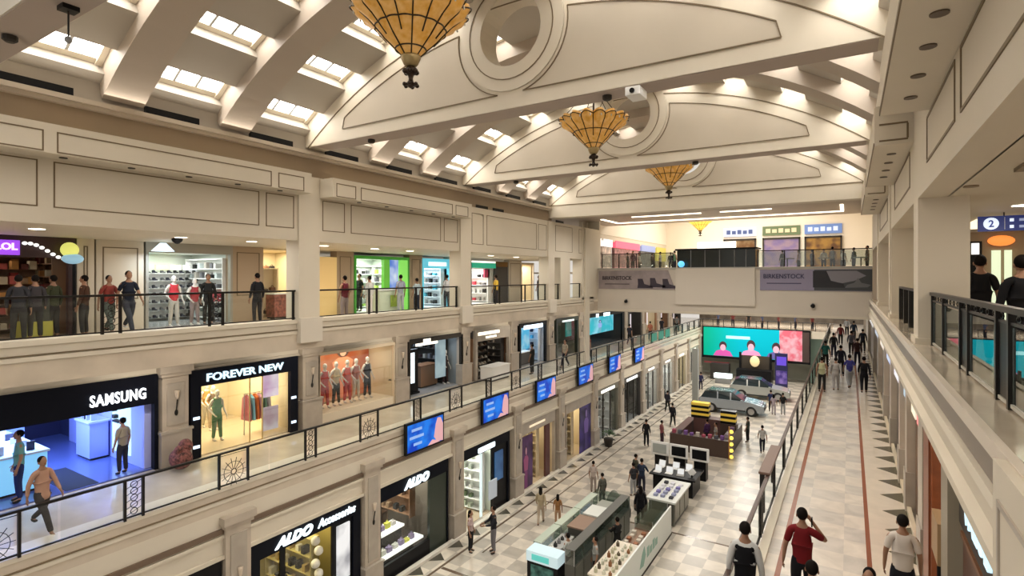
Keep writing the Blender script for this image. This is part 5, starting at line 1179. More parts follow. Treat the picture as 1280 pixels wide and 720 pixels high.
# ================================================================== GALLERY-EDGE SCREENS
scr = {}
def tv(yc, k):
    t = thing('wall_screen', 'blue advertising screen on the left gallery edge, %s counted from the camera end' % ORD[k], 'screen', (XL+.15, yc, 4.2))
    B().box(XL+.14, XL+.24, yc-1.06, yc+1.06, 4.18, 5.30).obj('casing', black, t)
    B().box(XL+.24, XL+.25, yc-.98, yc+.98, 4.25, 5.22).obj('screen', gradmat('tv_blue', (.006, .05, .50), (.015, .20, .80), .75, 1.6), t)
    X = XL+.25
    B().prism([(yc+.45, 4.5), (yc+.62, 4.3), (yc+.98, 4.25), (yc+.98, 4.9), (yc+.85, 5.15), (yc+.66, 5.18), (yc+.55, 4.95)], 'x', X, X+.004).obj('pink_figure', E('tv_pink', (.75, .42, .45), .6), t)
    B().prism([(yc+.1, 4.25), (yc+.35, 4.42), (yc+.6, 4.35), (yc+.8, 4.25)], 'x', X, X+.005).obj('pink_wave', MC['tv_pink'], t)
    for z, w, d in ((5.0, .55, -.5), (4.74, .75, -.5), (4.48, .45, -.45)): B().box(X, X+.005, yc+d-w/2, yc+d+w/2, z-.05, z+.05).obj('white_text_line', E('tv_text', (.3, .5, .95), .55), t)
    B().box(XL+.0, XL+.14, yc-.2, yc+.2, 4.5, 4.9).obj('bracket', blackm, t)
for k, yc in enumerate((15.35, 20.05, 24.75, 29.7, 34.4, 39.4)): tv(yc, k)

def rampx(key, xa, xb, c1, c2, es):
    m = gradmat(key, c1, c2, es); nt = m.node_tree; r = [n for n in nt.nodes if n.type == 'VALTORGB'][0]; tc = [n for n in nt.nodes if n.type == 'TEX_COORD'][0]
    sp = nt.nodes.new('ShaderNodeSeparateXYZ'); mr = nt.nodes.new('ShaderNodeMapRange'); mr.inputs['From Min'].default_value = xa; mr.inputs['From Max'].default_value = xb
    nt.links.new(tc.outputs['Object'], sp.inputs[0]); nt.links.new(sp.outputs[0], mr.inputs['Value']); nt.links.new(mr.outputs[0], r.inputs['Fac'])
    r.color_ramp.elements[0].position = 0; r.color_ramp.elements[1].position = 1
    return m
# ================================================================== FAR END below the terrace
t = thing('led_wall', 'huge cyan led screen with three people hanging at the far end', 'screen', (-8, YE, 2.1))
SY = YE-.25
B().box(-13.3, -3.2, SY, YE-.05, 2.0, 5.3).obj('casing', black, t)
B().box(-13.15, -5.9, SY-.02, SY, 2.25, 5.2).obj('screen', rampx('led_cyan', -13.2, -9.5, (.0, .56, .32), (.0, .58, .72), .55), t)
def printp(x, z, w, h, face, top, hair, y=SY-.03):
    c_ = [(x+w*.5*math.cos(a), z+h*.66+h*.30*math.sin(a)) for a in [2*PI*i/16 for i in range(16)]]
    B().prism([(x-w*1.3, z), (x+w*1.3, z), (x+w*.9, z+h*.34), (x+w*.3, z+h*.45), (x-w*.3, z+h*.45), (x-w*.9, z+h*.34)], 'y', y, y+.01).obj('printed_top', E('led_t%.1f' % x, top, .8), t)
    B().prism([(p[0], p[1]+h*.08) for p in c_], 'y', y-.002, y+.008).obj('printed_hair', E('led_hair', hair, .5), t)
    B().prism([(x+(p[0]-x)*.72, z+h*.6+(p[1]-z-h*.66)*.75) for p in c_], 'y', y-.006, y+.004).obj('printed_face', E('led_face', face, .8), t)
printp(-11.2, 2.27, .75, 1.45, (.85, .4, .5), (.6, .08, .35), (.05, .02, .03))
printp(-8.5, 2.3, .8, 1.7, (.85, .4, .55), (.85, .3, .5), (.05, .02, .03))
printp(-6.2, 2.3, .75, 1.6, (.85, .42, .4), (.12, .1, .3), (.05, .02, .03), SY-.05)
B().box(-5.9, -3.9, SY-.022, SY-.002, 2.25, 5.2).obj('pink_side', gradmat('led_pink', (.75, .15, .2), (.8, .45, .5), .7, 1.5), t)
B().box(-3.9, -3.3, SY-.02, SY, 2.2, 5.1).obj('dark_side', M('led_dark', (.06, .035, .03), .4), t)
B().box(-10.9, -8.6, SY-.024, SY-.014, 4.1, 4.4).obj('lettering_strip', E('led_txt', (.4, .9, .95), .9), t)
B().box(-13.1, -10.6, SY-.02, SY, 1.45, 1.6).obj('lower_strip', M('led_red', (.3, .05, .06), .5), t)
struct('wall_far_ground', B().box(-14, -1.5, 62.5, 62.8, 0, 4.6), M('far_greygreen', (.42, .43, .35), .6))
struct('wall_far_teal', B().box(-3.3, -1.6, 61.2, 61.3, 0, 4.5), M('far_teal', (.26, .38, .33), .6))
struct('wall_far_gallery', B().box(XS1, 7, 73, 73.3, Z1, 8.4), M('far_brown', (.16, .13, .10), .6, noise=.4, nscale=1.3))
slab_edge('trim_33', 0, 1, 0, .01, 0)
o = bpy.data.objects[[q.name for q in bpy.data.objects if q.name.startswith('trim_33')][0]]; bpy.data.objects.remove(o)
struct('trim_34', B().box(XL, -1.5, YE-.05, YE+.1, Z1-.6, Z1+.1), cream)
for q, x in enumerate((-12.5, -10.0, -7.5, -5.0, -2.5)):
    area('far_gallery_light', (x, 66, 8.3), 1.2, 160, NEUT)
for q, (x, y) in enumerate(((-8, 50), (-5, 56), (-10, 57), (-6, 45), (-9, 38))): area('end_light', (x, y, 8.3), 1.6, 420, NEUT)
t = rail_left('glass_railing', 0, 0, .1, 0, .1, [], 'x'); 
for c_ in list(t.children): bpy.data.objects.remove(c_)
bpy.data.objects.remove(t)
t = thing('glass_railing', 'dark railing of the end gallery above the led screen', 'railing', (-7.5, YE, Z1+.1)); B().box(XL, -1.6, YE-.03, YE+.03, 6.0, 6.05).obj('handrail', blackm, t)
for q in range(12): B().box(-13.3+q*1.05-.03, -13.3+q*1.05+.03, YE-.03, YE+.03, Z1+.1, 6.0).obj('post', blackm, t)
random.seed(3)
for q in range(7):
    c_ = random.choice([(.03, .03, .03), (.1, .12, .2), (.3, .25, .2), (.2, .05, .05)])
    person(-12.2+q*1.5, YE+1.2+random.random()*2, Z1-.02, random.random()*6, 'stand', c_, (.03, .03, .04), 'person on the far end gallery above the screen, %s from the left' % ORD[q], 1.65)
# right upper gallery far columns / escalator
# ================================================================== RIGHT walkway shops (plane x=1.2, level Z1)
WX = 1.22
struct('wall_right_gallery', B().box(WX, WX+.3, -4, 62, 7.75, 8.4), cream)
t = thing('shopfront', 'dark brown shopfront with white blue glowing letters at the bottom right', 'shopfront', (WX, 7.2, Z1))
B().box(WX-.02, WX+.2, 5.0, 9.0, 7.35, 8.05).obj('sign_board', dark, t); B().box(WX+.02, WX+.2, 5.0, 9.0, Z1, 7.35).obj('brown_panel', M('brown_dark', (.09, .035, .02), .4), t)
B().box(WX-.01, WX+.02, 5.0, 9.0, 7.18, 7.24).obj('moulding', wood, t)
text('lettering', 'VALUE', 1.35, .30, E('letter_ice', (.6, .85, 1), 1.1), (WX-.05, 7.68, 7.74), 'R', t, .01)
def rpil(y0, y1, m, label, proj=.12):
    t = thing('pilaster', label, 'pilaster', (WX, (y0+y1)/2, Z1)); B().box(WX-proj, WX+.3, y0, y1, Z1+.9, 8.38).obj('shaft', m, t); B().box(WX-proj-.03, WX+.3, y0-.03, y1+.03, Z1, Z1+.9).obj('pedestal', stone2, t)
rpil(9.15, 9.75, M('olive_stone', (.30, .26, .19), .4), 'olive grey stone pilaster left of the glowing letters at bottom right')
rpil(12.1, 12.75, stone, 'beige pilaster left of the red brown wooden door frame')
t = thing('door_surround', 'tall red brown wooden panel on the right walkway wall', 'door', (WX, 11.4, Z1)); B().box(WX-.1, WX+.2, 11.0, 11.9, Z1, 8.0).obj('panel', M('redwood', (.27, .075, .025), .35, noise=.2, nscale=5), t, bevel=.01); B().box(WX-.13, WX-.1, 11.1, 11.8, Z1+.1, 7.9).obj('inset', M('redwood2', (.22, .06, .02), .35), t)
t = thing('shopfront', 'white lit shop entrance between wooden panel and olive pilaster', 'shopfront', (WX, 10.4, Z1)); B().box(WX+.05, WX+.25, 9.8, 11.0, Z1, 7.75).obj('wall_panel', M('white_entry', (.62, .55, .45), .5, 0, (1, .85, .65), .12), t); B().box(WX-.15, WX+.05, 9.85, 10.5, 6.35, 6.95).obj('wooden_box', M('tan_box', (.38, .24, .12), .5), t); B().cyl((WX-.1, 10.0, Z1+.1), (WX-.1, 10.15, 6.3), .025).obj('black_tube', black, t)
seg = [(12.9, 14.2, (.45, .12, .12), 'red and pink fronted shop beyond the wooden panel'), (14.3, 15.4, (.20, .12, .07), 'brown shop bay behind the red fronted shop'), (15.9, 17.4, (.55, .48, .42), 'pale shop bay further down the right walkway'), (18.0, 21.0, (.12, .10, .08), 'dark shop bay down the right walkway'), (21.6, 25, (.45, .4, .36), 'grey white shop bay down the right walkway'), (25.6, 30, (.2, .17, .15), 'dim shop bay far down the right walkway'), (30.6, 36, (.5, .46, .44), 'pale far shop bay on the right walkway'), (36.6, 46, (.25, .22, .2), 'farthest but one shop bay on the right walkway'), (46.6, 60, (.35, .33, .3), 'farthest shop bay on the right walkway')]
for q, (a, b_, c_, lb) in enumerate(seg):
    t = thing('shopfront', lb, 'shopfront', (WX, (a+b_)/2, Z1)); B().box(WX+.06, WX+.3, a, b_, Z1, 7.75).obj('window_wall', M('rbay%d' % q, c_, .4, noise=.4, nscale=2.5), t)
    B().box(WX-.03, WX+.06, a+.1, b_-.1, 7.45, 7.7).obj('sign_strip', E('rsign%d' % q, ((1, .3, .3), (1, .9, .7), (.6, .8, 1), (.9, .9, 1), (.6, .7, 1), (1, .9, .8), (.7, .8, 1), (1, 1, 1), (1, 1, 1))[q], .7), t)
    B().box(WX+.02, WX+.06, a+.05, a+.12, Z1, 7.45).obj('frame_post', white, t)
    if q: rpil(b_+.05, b_+.5, stone, 'beige stone pilaster right after the %s' % lb.replace('farthest but one', 'last but one'), .1)
struct('baseboard_right', B().box(WX-.1, WX-.02, 9, 60, Z1, Z1+.12), M('pale_skirting', (.72, .62, .45), .3))
# ================================================================== RIGHT upper corridor people
person(1.93, 12.35, Z2+.02, 0, 'stand', (.012, .012, .014), (.012, .012, .014), 'person in black t-shirt standing with back turned behind the column at right', 1.92)
person(2.02, 10.1, Z2+.02, .1, 'stand', (.010, .010, .014), (.02, .02, .03), 'person in dark clothes cut by the right picture edge', 1.84, sleeve=2)
# ================================================================== RIGHT walkway people
person(-1.33, 8.77, Z1, .05, 'stand', (.55, .55, .54), (.02, .02, .03), 'person in white shirt and black waistcoat at the right walkway railing', 1.74, sleeve=2)
wst = [o for o in bpy.data.objects if o.get('label', '').startswith('person in white shirt and black waistcoat')][0]
q = bpy.data.objects.new('waistcoat', shirt_mesh('stand', 0, 0)); COL.objects.link(q); setmat(q, cloth((.008, .008, .01))); q.parent = wst; q.scale = (1.07, 1.12, .985)
person(-.64, 9.78, Z1, 0, 'phone', (.16, .012, .015), (.012, .012, .015), 'person in dark red t-shirt holding a phone to the right ear', 1.74)
t = thing('mobile_phone', 'black phone held at the ear by the person in dark red', 'phone', (-.49, 9.90, 6.62)); B().box(-.52, -.50, 9.86, 9.93, 6.52, 6.66).obj('casing', black, t)
person(.70, 10.37, Z1, 0, 'stand', (.62, .56, .50), (.015, .015, .02), 'person in white t-shirt walking away at the lower right', 1.72)
person(-.42, 8.15, Z1, 0, 'stand', (.05, .04, .05), (.02, .02, .03), 'person whose dark haired head shows at the bottom edge below the dark red shirt', 1.68)
person(.22, 8.50, Z1, PI*.95, 'stand', (.05, .05, .06), (.02, .02, .03), 'person facing the camera whose head shows at the bottom edge beside the red line', 1.60)
far = [(.57, 29.95, 0, 'walk', (.012, .012, .014), (.012, .012, .014), 'person all in black on the right walkway in front of the far group', 1.72, 2),
 (0.0, 30.9, .2, 'walk', (.05, .05, .22), (.35, .35, .35), 'person in blue top walking away on the far right walkway', 1.66, 1),
 (-.55, 29.9, 0, 'walk', (.4, .38, .36), (.35, .33, .32), 'person in pale grey clothes on the far right walkway', 1.6, 2),
 (-1.1, 29.3, 0, 'stand', (.42, .42, .26), (.02, .02, .02), 'person with pale yellow bag near the railing on the right walkway', 1.66, 0),
 (-.4, 34.5, 0, 'stand', (.02, .02, .03), (.02, .02, .02), 'person in dark clothes in the second row of the far walkway crowd', 1.7, 2),
 (-1.2, 37, 0, 'stand', (.03, .15, .13), (.02, .02, .02), 'person in green top by the far railing', 1.65, 1),
 (.4, 39, 0, 'stand', (.06, .03, .03), (.02, .02, .03), 'person in dark maroon in the far walkway crowd', 1.7, 2),
 (-.9, 42, 0, 'walk', (.02, .02, .02), (.03, .03, .05), 'person in black far behind the green top', 1.7, 2),
 (.1, 44, 0, 'walk', (.10, .10, .12), (.02, .02, .02), 'person in dark grey far down the right walkway', 1.7, 2),
 (.8, 46, 0, 'stand', (.02, .02, .03), (.02, .02, .02), 'person in black near the wall far down the right walkway', 1.7, 2),
 (-.6, 50, 0, 'walk', (.12, .02, .02), (.02, .02, .02), 'person in dark red far down the right walkway', 1.7, 2),
 (.3, 54, 0, 'walk', (.02, .03, .05), (.02, .02, .02), 'person in navy at the far end of the right walkway', 1.7, 2),
 (-.2, 58, 0, 'walk', (.3, .3, .3), (.02, .02, .02), 'person in grey at the very end of the right walkway', 1.7, 2)]
for a in far: person(a[0], a[1], Z1, a[2], a[3], a[4], a[5], a[6], a[7], sleeve=a[8])
# ================================================================== MIDDLE gallery passers-by on the left
for (x, y, r, p, c1, c2, lb, h) in [(-15.0, 26.3, 1.6, 'stand', (.02, .02, .02), (.02, .02, .02), 'person in black by the shoe racks on the left gallery', 1.7), (-14.5, 29.4, 3.1, 'walk', (.35, .30, .22), (.02, .02, .03), 'person in beige top behind the third screen', 1.65), (-14.6, 33.0, 0, 'walk', (.2, .06, .05), (.05, .05, .06), 'person in dark red between the stone pilasters of the left gallery', 1.65), (-14.8, 41.5, 0, 'walk', (.03, .03, .04), (.02, .02, .02), 'person in black in front of the cyan picture on the left gallery', 1.7), (-14.4, 45.5, 0, 'stand', (.45, .16, .10), (.05, .04, .04), 'person in orange red top on the far left gallery', 1.65), (-14.6, 49.5, 0, 'walk', (.03, .03, .04), (.05, .05, .06), 'person in black near the far end of the left gallery', 1.7), (-14.3, 53.5, 0, 'walk', (.2, .2, .2), (.03, .03, .03), 'person in grey near the far end of the left gallery', 1.7)]:
    person(x, y, Z1-.02, r, p, c1, c2, lb, h)
# ================================================================== TERRACE people and far shops
random.seed(5)
tp = [(-13.0, (.03, .03, .03)), (-12.5, (.45, .42, .38)), (-12.0, (.1, .02, .05)), (-11.3, (.03, .03, .04)), (-10.6, (.5, .48, .45)), (-10.0, (.02, .03, .06)), (-9.5, (.10, .2, .12)), (-9.1, (.03, .03, .03)), (-3.4, (.05, .05, .05)), (-2.6, (.45, .35, .5)), (-1.9, (.05, .06, .08)), (-1.3, (.6, .58, .55)), (-.8, (.3, .3, .3)), (-.3, (.5, .5, .48)), (.2, (.05, .08, .05)), (.8, (.15, .12, .1))]
for q, (x, c_) in enumerate(tp):
    side = 'left' if x < -8 else 'right'
    person(x, 34.2+random.random()*3, 10.8, random.random()*6.2, 'stand', c_, (.03, .03, .04), 'person behind the %s terrace railing, %s counted from the left' % (side, ORD[q if q < 8 else q-8]), 1.3+.1*random.random(), sleeve=q % 3)
for q, (x, c1, c2) in enumerate(((-2.9, (.35, .3, .28), (.28, .26, .3)), (-1.1, (.4, .38, .35), (.3, .2, .1)), (.5, (.2, .25, .2), (.3, .3, .3)))):
    t = thing('cafe_table', 'small terrace cafe table, %s from the left behind the right railing' % ORD[q], 'table', (x, 33.3, 10.8)); B().cyl((x, 33.3, 11.48), (x, 33.3, 11.52), .35, 16).obj('tabletop', cloth(c1), t); B().cyl((x, 33.3, 10.8), (x, 33.3, 11.48), .03).obj('column', dark, t); B().cyl((x, 33.3, 10.8), (x, 33.3, 10.83), .22, 14).obj('base', dark, t)
def farshop(x0, x1, zo, signc, txtc, bodyc, lb, es=.8):
    t = thing('shopfront', lb, 'shopfront', ((x0+x1)/2, 50, 10.8))
    B().box(x0, x1, 49.85, 50, 13.95, 14.7).obj('sign_panel', E(lb[:12]+'s', signc, es), t)
    n = 5; w = (x1-x0-.4)/n
    for i in range(n): B().box(x0+.2+i*w+.05, x0+.2+(i+1)*w-.08, 49.8, 49.85, 14.15, 14.5-(i % 2)*.06).obj('sign_block', E(lb[:12]+'t', txtc, es), t)
    B().box(x0+.1, x1-.1, 49.9, 50, 10.8, 13.6).obj('interior', gradmat(lb[:14]+'b', bodyc[0], bodyc[1], .35, 1.5), t)
    B().box(x0, x0+.12, 49.8, 50, 10.8, 13.75).obj('jamb', dark, t); B().box(x1-.12, x1, 49.8, 50, 10.8, 13.75).obj('jamb', dark, t); B().box(x0, x1, 49.8, 50, 13.6, 13.75).obj('lintel', dark, t)
farshop(-9.3, -6.7, 0, (.55, .6, .75), (.05, .08, .2), ((.25, .12, .05), (.5, .35, .18)), 'blue white signed food shop behind the black kiosk')
farshop(-6.2, -3.4, 0, (.10, .14, .06), (.65, .5, .3), ((.30, .22, .42), (.45, .32, .4)), 'green signed food shop with violet interior at the far wall')
farshop(-3.1, -.5, 0, (.12, .2, .42), (.6, .7, .9), ((.55, .3, .08), (.2, .1, .05)), 'dark blue signed food shop with orange interior at the far wall')
for q, (a, b_, c_, s_) in enumerate(((32.4, 34.6, (.9, .85, .8), 'white'), (35.0, 36.6, (.9, .9, .9), 'plain white'), (37.2, 42.5, (.9, .12, .2), 'red'), (43, 46.6, (.25, .3, .5), 'black and white'), (47, 49.8, (.5, .42, .08), 'mustard yellow'))):
    t = thing('shopfront', '%s signed food counter along the left terrace wall' % s_, 'shopfront', (XL-.9, (a+b_)/2, 10.8)); B().box(XL-1.1, XL-.8, a, b_, 12.6 if q != 4 else 11.9, 13.1).obj('sign_panel', E('tsign%d' % q, c_, .9), t)
    B().box(XL-1.1, XL-.9, a, b_, 10.8, 12.6 if q != 4 else 11.9).obj('counter_wall', M('twall%d' % q, ((.6, .5, .4), (.6, .5, .45), (.3, .15, .15), (.1, .1, .1), (.2, .17, .1))[q], .5, noise=.6, nscale=3), t)
# ================================================================== GROUND FLOOR: island kiosks
wht = M('kiosk_white', (.62, .64, .60), .35); glk = glass('counter_glass', (.80, .86, .84), .12)
def glasscase(x0, x1, y0, y1, z0, zb, zt_, label, body, top=None, name='glass_counter'):
    t = thing(name, label, 'counter', ((x0+x1)/2, (y0+y1)/2, z0))
    B().box(x0, x1, y0, y1, z0, zb).obj('body', body, t)
    B().box(x0+.01, x1-.01, y0+.01, y1-.01, zb, zt_).obj('glass_case', glk, t)
    B().box(x0+.03, x1-.03, y0+.03, y1-.03, (zb+zt_)/2, (zb+zt_)/2+.01).obj('glass_shelf', glk, t)
    for xx in (x0, x1-.02):
        for yy in (y0, y1-.02): B().box(xx, xx+.02, yy, yy+.02, zb, zt_).obj('edge_post', M('steel', (.5, .5, .5), .3, .7), t)
    B().box(x0, x1, y0, y1, zt_, zt_+.02).obj('top_frame', top or glk, t)
    return t
gk = M('grey_green_counter', (.30, .31, .27), .4); dk2 = M('counter_dark', (.075, .075, .065), .35); wdt = M('counter_wood', (.26, .17, .12), .4)
# front left island
t = thing('sign_case', 'black case with pale teal lit header at the front corner of the island', 'sign', (-8.75, 16.2, 0))
B().box(-9.35, -8.2, 16.05, 16.6, 0, .85).obj('body', black, t); B().box(-9.37, -8.18, 16.02, 16.62, .85, 1.2).obj('header', E('header_lit', (.62, .78, .82), .55), t)
B().box(-9.15, -8.5, 16.0, 16.02, .93, 1.12).obj('teal_logo', E('teal_logo', (.1, .5, .45), .8), t); B().box(-9.2, -8.35, 16.03, 16.05, .1, .75).obj('dark_picture', gradmat('dark_green_pic', (.02, .06, .05), (.1, .25, .2), .3, 4), t)
for q, (a, b_, s_) in enumerate(((16.65, 18.2, 'nearest'), (18.25, 19.9, 'middle'), (19.95, 21.7, 'farthest'))):
    glasscase(-9.45, -9.15, a, b_, 0, .55, 1.2, '%s glass counter on the left side of the island' % s_, wht, M('pale_green_edge', (.45, .52, .42), .3))
glasscase(-9.4, -7.9, 21.75, 22.2, 0, .6, 1.2, 'glass counter closing the far end of the island', gk)
for q, (x0, x1, y0, y1, h, tp_, s_) in enumerate(((-9.0, -8.15, 18.5, 19.6, 1.15, wdt, 'brown topped'), (-8.9, -8.1, 19.7, 20.6, 1.2, wht, 'pale topped'), (-8.9, -8.2, 20.7, 21.6, 1.05, gk, 'grey topped'))):
    t = thing('storage_cabinet', '%s dark cabinet standing inside the island' % s_, 'cabinet', ((x0+x1)/2, (y0+y1)/2, 0)); B().box(x0, x1, y0, y1, 0, h-.06).obj('body', dk2, t); B().box(x0-.03, x1+.03, y0-.03, y1+.03, h-.06, h).obj('top', tp_, t)
    for z in (.35, .7): B().box(x0+.05, x1-.05, y0-.02, y0, z-.13, z+.13).obj('drawer', M('drawer_grey', (.12, .12, .10), .4), t)
t = glasscase(-8.05, -7.70, 16.3, 21.6, 0, .95, 1.45, 'long dark glazed counter running through the middle of the island', dk2, M('dark_edge', (.10, .10, .09), .3))
for q in range(8): B().box(-7.71, -7.68, 16.4+q*.65, 16.95+q*.65, .1, .9).obj('drawer_front', M('drawer_olive', (.16, .16, .13), .35), t)
counter(-8.2-.9, -8.6, 16.7, 18.2, 0, .95, 'grey work counter behind the lit header case', greym, M('grey_top', (.38, .38, .36), .4))
goods([-8.85], [16.9+.28*q for q in range(5)], [.95], (.14, .14, .18), [(.75, .75, .7), (.05, .05, .05), (.2, .2, .2)], 'small white or black jar on the grey work counter', 'jar', 'jars on the grey work counter', 'jar', 'bottle')
# right white island
t = thing('kiosk_panel_wall', 'long white panel wall with green emblem on the right of the island', 'panel', (-6.2, 19.4, 0)); B().box(-6.24, -6.18, 16.0, 22.3, .05, 1.15).obj('panel', M('panel_white', (.70, .74, .70), .3), t); B().box(-6.26, -6.16, 16.0, 22.3, 0, .06).obj('base_trim', dark, t)
lg = M('green_logo', (.22, .40, .33), .4)
B().prism([(18.35, .35), (18.6, .75), (18.85, .95), (19.0, .6), (18.75, .3)], 'x', -6.18, -6.17).obj('leaf_emblem', lg, t)
for q in range(4): B().box(-6.18, -6.172, 19.15+q*.33, 19.4+q*.33, .42+.0*q, .78-.1*(q % 2)).obj('emblem_letter', lg, t)
counter(-7.1, -6.3, 16.0, 18.6, 0, 1.05, 'white wooden topped counter inside the right island', wht, M('white_wood', (.62, .56, .46), .4))
counter(-7.0, -6.3, 18.7, 21.6, 0, .85, 'brown display shelf inside the right island', gk, wdt)
t = glasscase(-7.0, -6.3, 20.2, 22.2, .86, .9, 1.25, 'clear glass box on the brown display shelf', wdt)
goods([-6.9, -6.65, -6.42], [16.2+.28*q for q in range(8)], [1.05], (.12, .12, .2), [(.5, .48, .35), (.25, .12, .06), (.6, .6, .5), (.12, .10, .07)], 'small jar of goods on the white wooden counter', 'jar', 'jars on the white wooden counter', 'jar', 'bottle')
goods([-6.85, -6.5], [18.85+.3*q for q in range(4)], [.85], (.14, .16, .14), [(.55, .5, .42), (.3, .14, .08)], 'small box on the brown display shelf', 'box', 'boxes on the brown shelf', 'gift_box')
# rear white table with glass sides and purple lights
t = thing('kiosk_table', 'white topped kiosk table with glass drawers behind the white panel wall', 'counter', (-6.8, 24.1, 0)); B().box(-7.4, -6.15, 22.8, 25.4, 1.0, 1.08).obj('countertop', wht, t); B().box(-7.3, -6.25, 22.9, 25.3, .05, 1.0).obj('body', dk2, t)
for q in range(3): B().box(-6.25, -6.21, 23.0+q*.78, 23.65+q*.78, .2, .9).obj('drawer', M('drawer_pale', (.25, .24, .2), .3), t)
goods([-7.1, -6.8, -6.45], [23.2+.4*q for q in range(5)], [1.08], (.16, .2, .1), [(.3, .32, .45), (.05, .05, .06), (.65, .65, .7), (.2, .18, .4)], 'small gadget box on the white topped kiosk table', 'box', 'gadget boxes on the white table', 'gadget_box')
# clutter at left of the table: luggage-like dark items
for q, (x, y, r, h, c_, lb) in enumerate(((-9.0, 23.2, .35, .9, (.16, .17, .14), 'grey draped bundle standing behind the glass island'), (-8.4, 22.9, .28, .8, (.06, .055, .05), 'dark brown bundle beside the grey draped bundle'), (-8.0, 23.9, .30, 1.0, (.03, .03, .03), 'tall black bag beside the white topped kiosk table'))):
    o = B().lathe([(r, 0), (r*1.05, h*.35), (r*.8, h*.7), (r*.35, h*.95), (.05, h)], 12, (x, y, 0)).obj('covered_bundle', M('bundle%d' % q, c_, .8, noise=.4, nscale=5), None, True); tag(o, lb, 'bag')
# laptop desk
t = thing('display_desk', 'black display desk with white laptops in the middle of the hall', 'desk', (-7.25, 27.1, 0)); B().box(-8.35, -6.15, 26.2, 28.0, .84, .9).obj('desktop', black, t); B().box(-8.2, -6.3, 26.35, 27.85, 0, .84).obj('body', black, t)
def laptop(x, y, z, r, label, c_=white):
    t = thing('laptop', label, 'laptop', (x, y, z), r)
    B().box(-.17, .17, -.12, .12, 0, .02).obj('keyboard_deck', c_, t, False, False)
    B().prism([(.12, .0), (.14, .0), (.24, .28), (.22, .28)], 'x', -.17, .17).obj('lid', c_, t, False, False)
    B().prism([(.115, .03), (.12, .03), (.21, .265), (.205, .265)], 'x', -.15, .15).obj('screen', E('laptop_lit', (.85, .88, .9), .5), t, False, False)
for q, (x, y, c_, s_) in enumerate(((-8.05, 26.55, white, 'left front'), (-7.5, 26.6, white, 'centre left front'), (-6.95, 26.6, M('silver', (.35, .33, .3), .3, .5), 'silver'), (-8.1, 27.35, white, 'left rear'), (-7.4, 27.4, white, 'centre rear'), (-6.75, 27.45, white, 'right rear'))): laptop(x, y, .9, .1*(q % 3-1), '%s open laptop on the black display desk' % s_, c_)
t = thing('price_card', 'white tilted card stand at the right corner of the black desk', 'sign', (-6.4, 26.7, .9)); B().prism([(-6.62, 1.1), (-6.42, .92), (-6.22, 1.15), (-6.4, 1.35)], 'y', 26.68, 26.72).obj('card', white, t); B().box(-6.45, -6.38, 26.66, 26.74, .9, 1.0).obj('foot', black, t)
for q, x in enumerate((-8.6, -7.6, -6.55)):
    t = thing('framed_monitor', 'big white framed monitor behind the laptop desk, %s from the left' % ORD[q], 'screen', (x, 29, 0)); B().box(x-.48, x+.48, 28.78, 28.85, 1.0, 1.72).obj('frame', white, t, bevel=.03); B().box(x-.36, x+.36, 28.76, 28.78, 1.12, 1.60).obj('screen', black if q else M('grey_screen', (.35, .38, .36), .3), t); B().box(x-.3, x+.3, 28.9, 29.4, 0, 1.05).obj('pedestal', black, t)
person(-9.05, 26.3, 0, -.6, 'stand', (.06, .06, .045), (.02, .02, .02), 'person in olive jacket at the left of the laptop desk', 1.68, sleeve=2)
person(-8.55, 25.7, 0, .0, 'lean', (.03, .04, .07), (.03, .03, .05), 'person in navy jacket leaning towards the laptop desk', 1.72, sleeve=2)
person(-8.8, 25.2, 0, .9, 'stand', (.04, .04, .045), (.35, .35, .35), 'person in dark top and pale trousers behind the navy jacket', 1.62)
# striped toy kiosk
yl = M('yellow_stripe', (.75, .52, .06), .5, 0, (1, .7, .1), .15)
def striped(x, y, z, w, d, n, lb):
    t = thing('striped_stack', lb, 'display', (x, y, z))
    for i in range(n): B().box(x-w/2, x+w/2, y-d/2, y+d/2, z+i*.16, z+i*.16+.16).obj('stripe', yl if i % 2 else black, t)
t = thing('toy_kiosk', 'dark brown kiosk counters around the yellow and black striped stacks', 'kiosk', (-7.4, 36, 0))
B().box(-9.3, -5.9, 33.2, 33.7, 0, 1.0).obj('front_counter', M('kiosk_brown', (.06, .035, .025), .45), t); B().box(-9.3, -8.8, 33.7, 37.8, 0, 1.0).obj('left_counter', M('kiosk_brown2', (.10, .045, .04), .5), t); B().box(-6.4, -5.9, 33.7, 37.8, 0, 1.0).obj('right_counter', M('kiosk_brown'), t); B().box(-8.7, -6.5, 36.6, 37.4, 0, 1.3).obj('back_cabinet', M('kiosk_brown2'), t)
striped(-8.3, 36.9, 1.3, 1.1, .6, 6, 'left yellow and black striped display stack on the toy kiosk'); striped(-6.55+.1, 36.2, 1.3-.0, 0.9, .5, 5, 'right yellow and black striped display stack on the toy kiosk')
B().box(-6.9, -5.95, 35.9, 36.5, 0, 1.3).obj('stack_plinth', M('kiosk_brown'), t)
for q in range(5):
    o = B().ball((-5.75, 33.1, .18+.36*q), .11, 10, 8).obj('yellow_lantern', E('lantern', (1, .72, .12), 1.3), None, True); tag(o, 'small glowing yellow lantern of the string at the toy kiosk corner', 'lamp', 'string of yellow lanterns at the toy kiosk')
o = B().box(-5.9, -5.84, 33.05, 33.15, 0, 1.9).obj('lantern_post', M('orange_post', (.4, .2, .05), .5)); tag(o, 'orange brown post carrying the yellow lanterns', 'post')
goods([-9.1+.35*q for q in range(9)], [33.45], [1.0], (.2, .22, .22), [(.35, .08, .12), (.5, .45, .4), (.2, .1, .3), (.1, .1, .12)], 'small stuffed toy on the front counter of the toy kiosk', 'toy', 'toys on the kiosk counter', 'stuffed_toy')
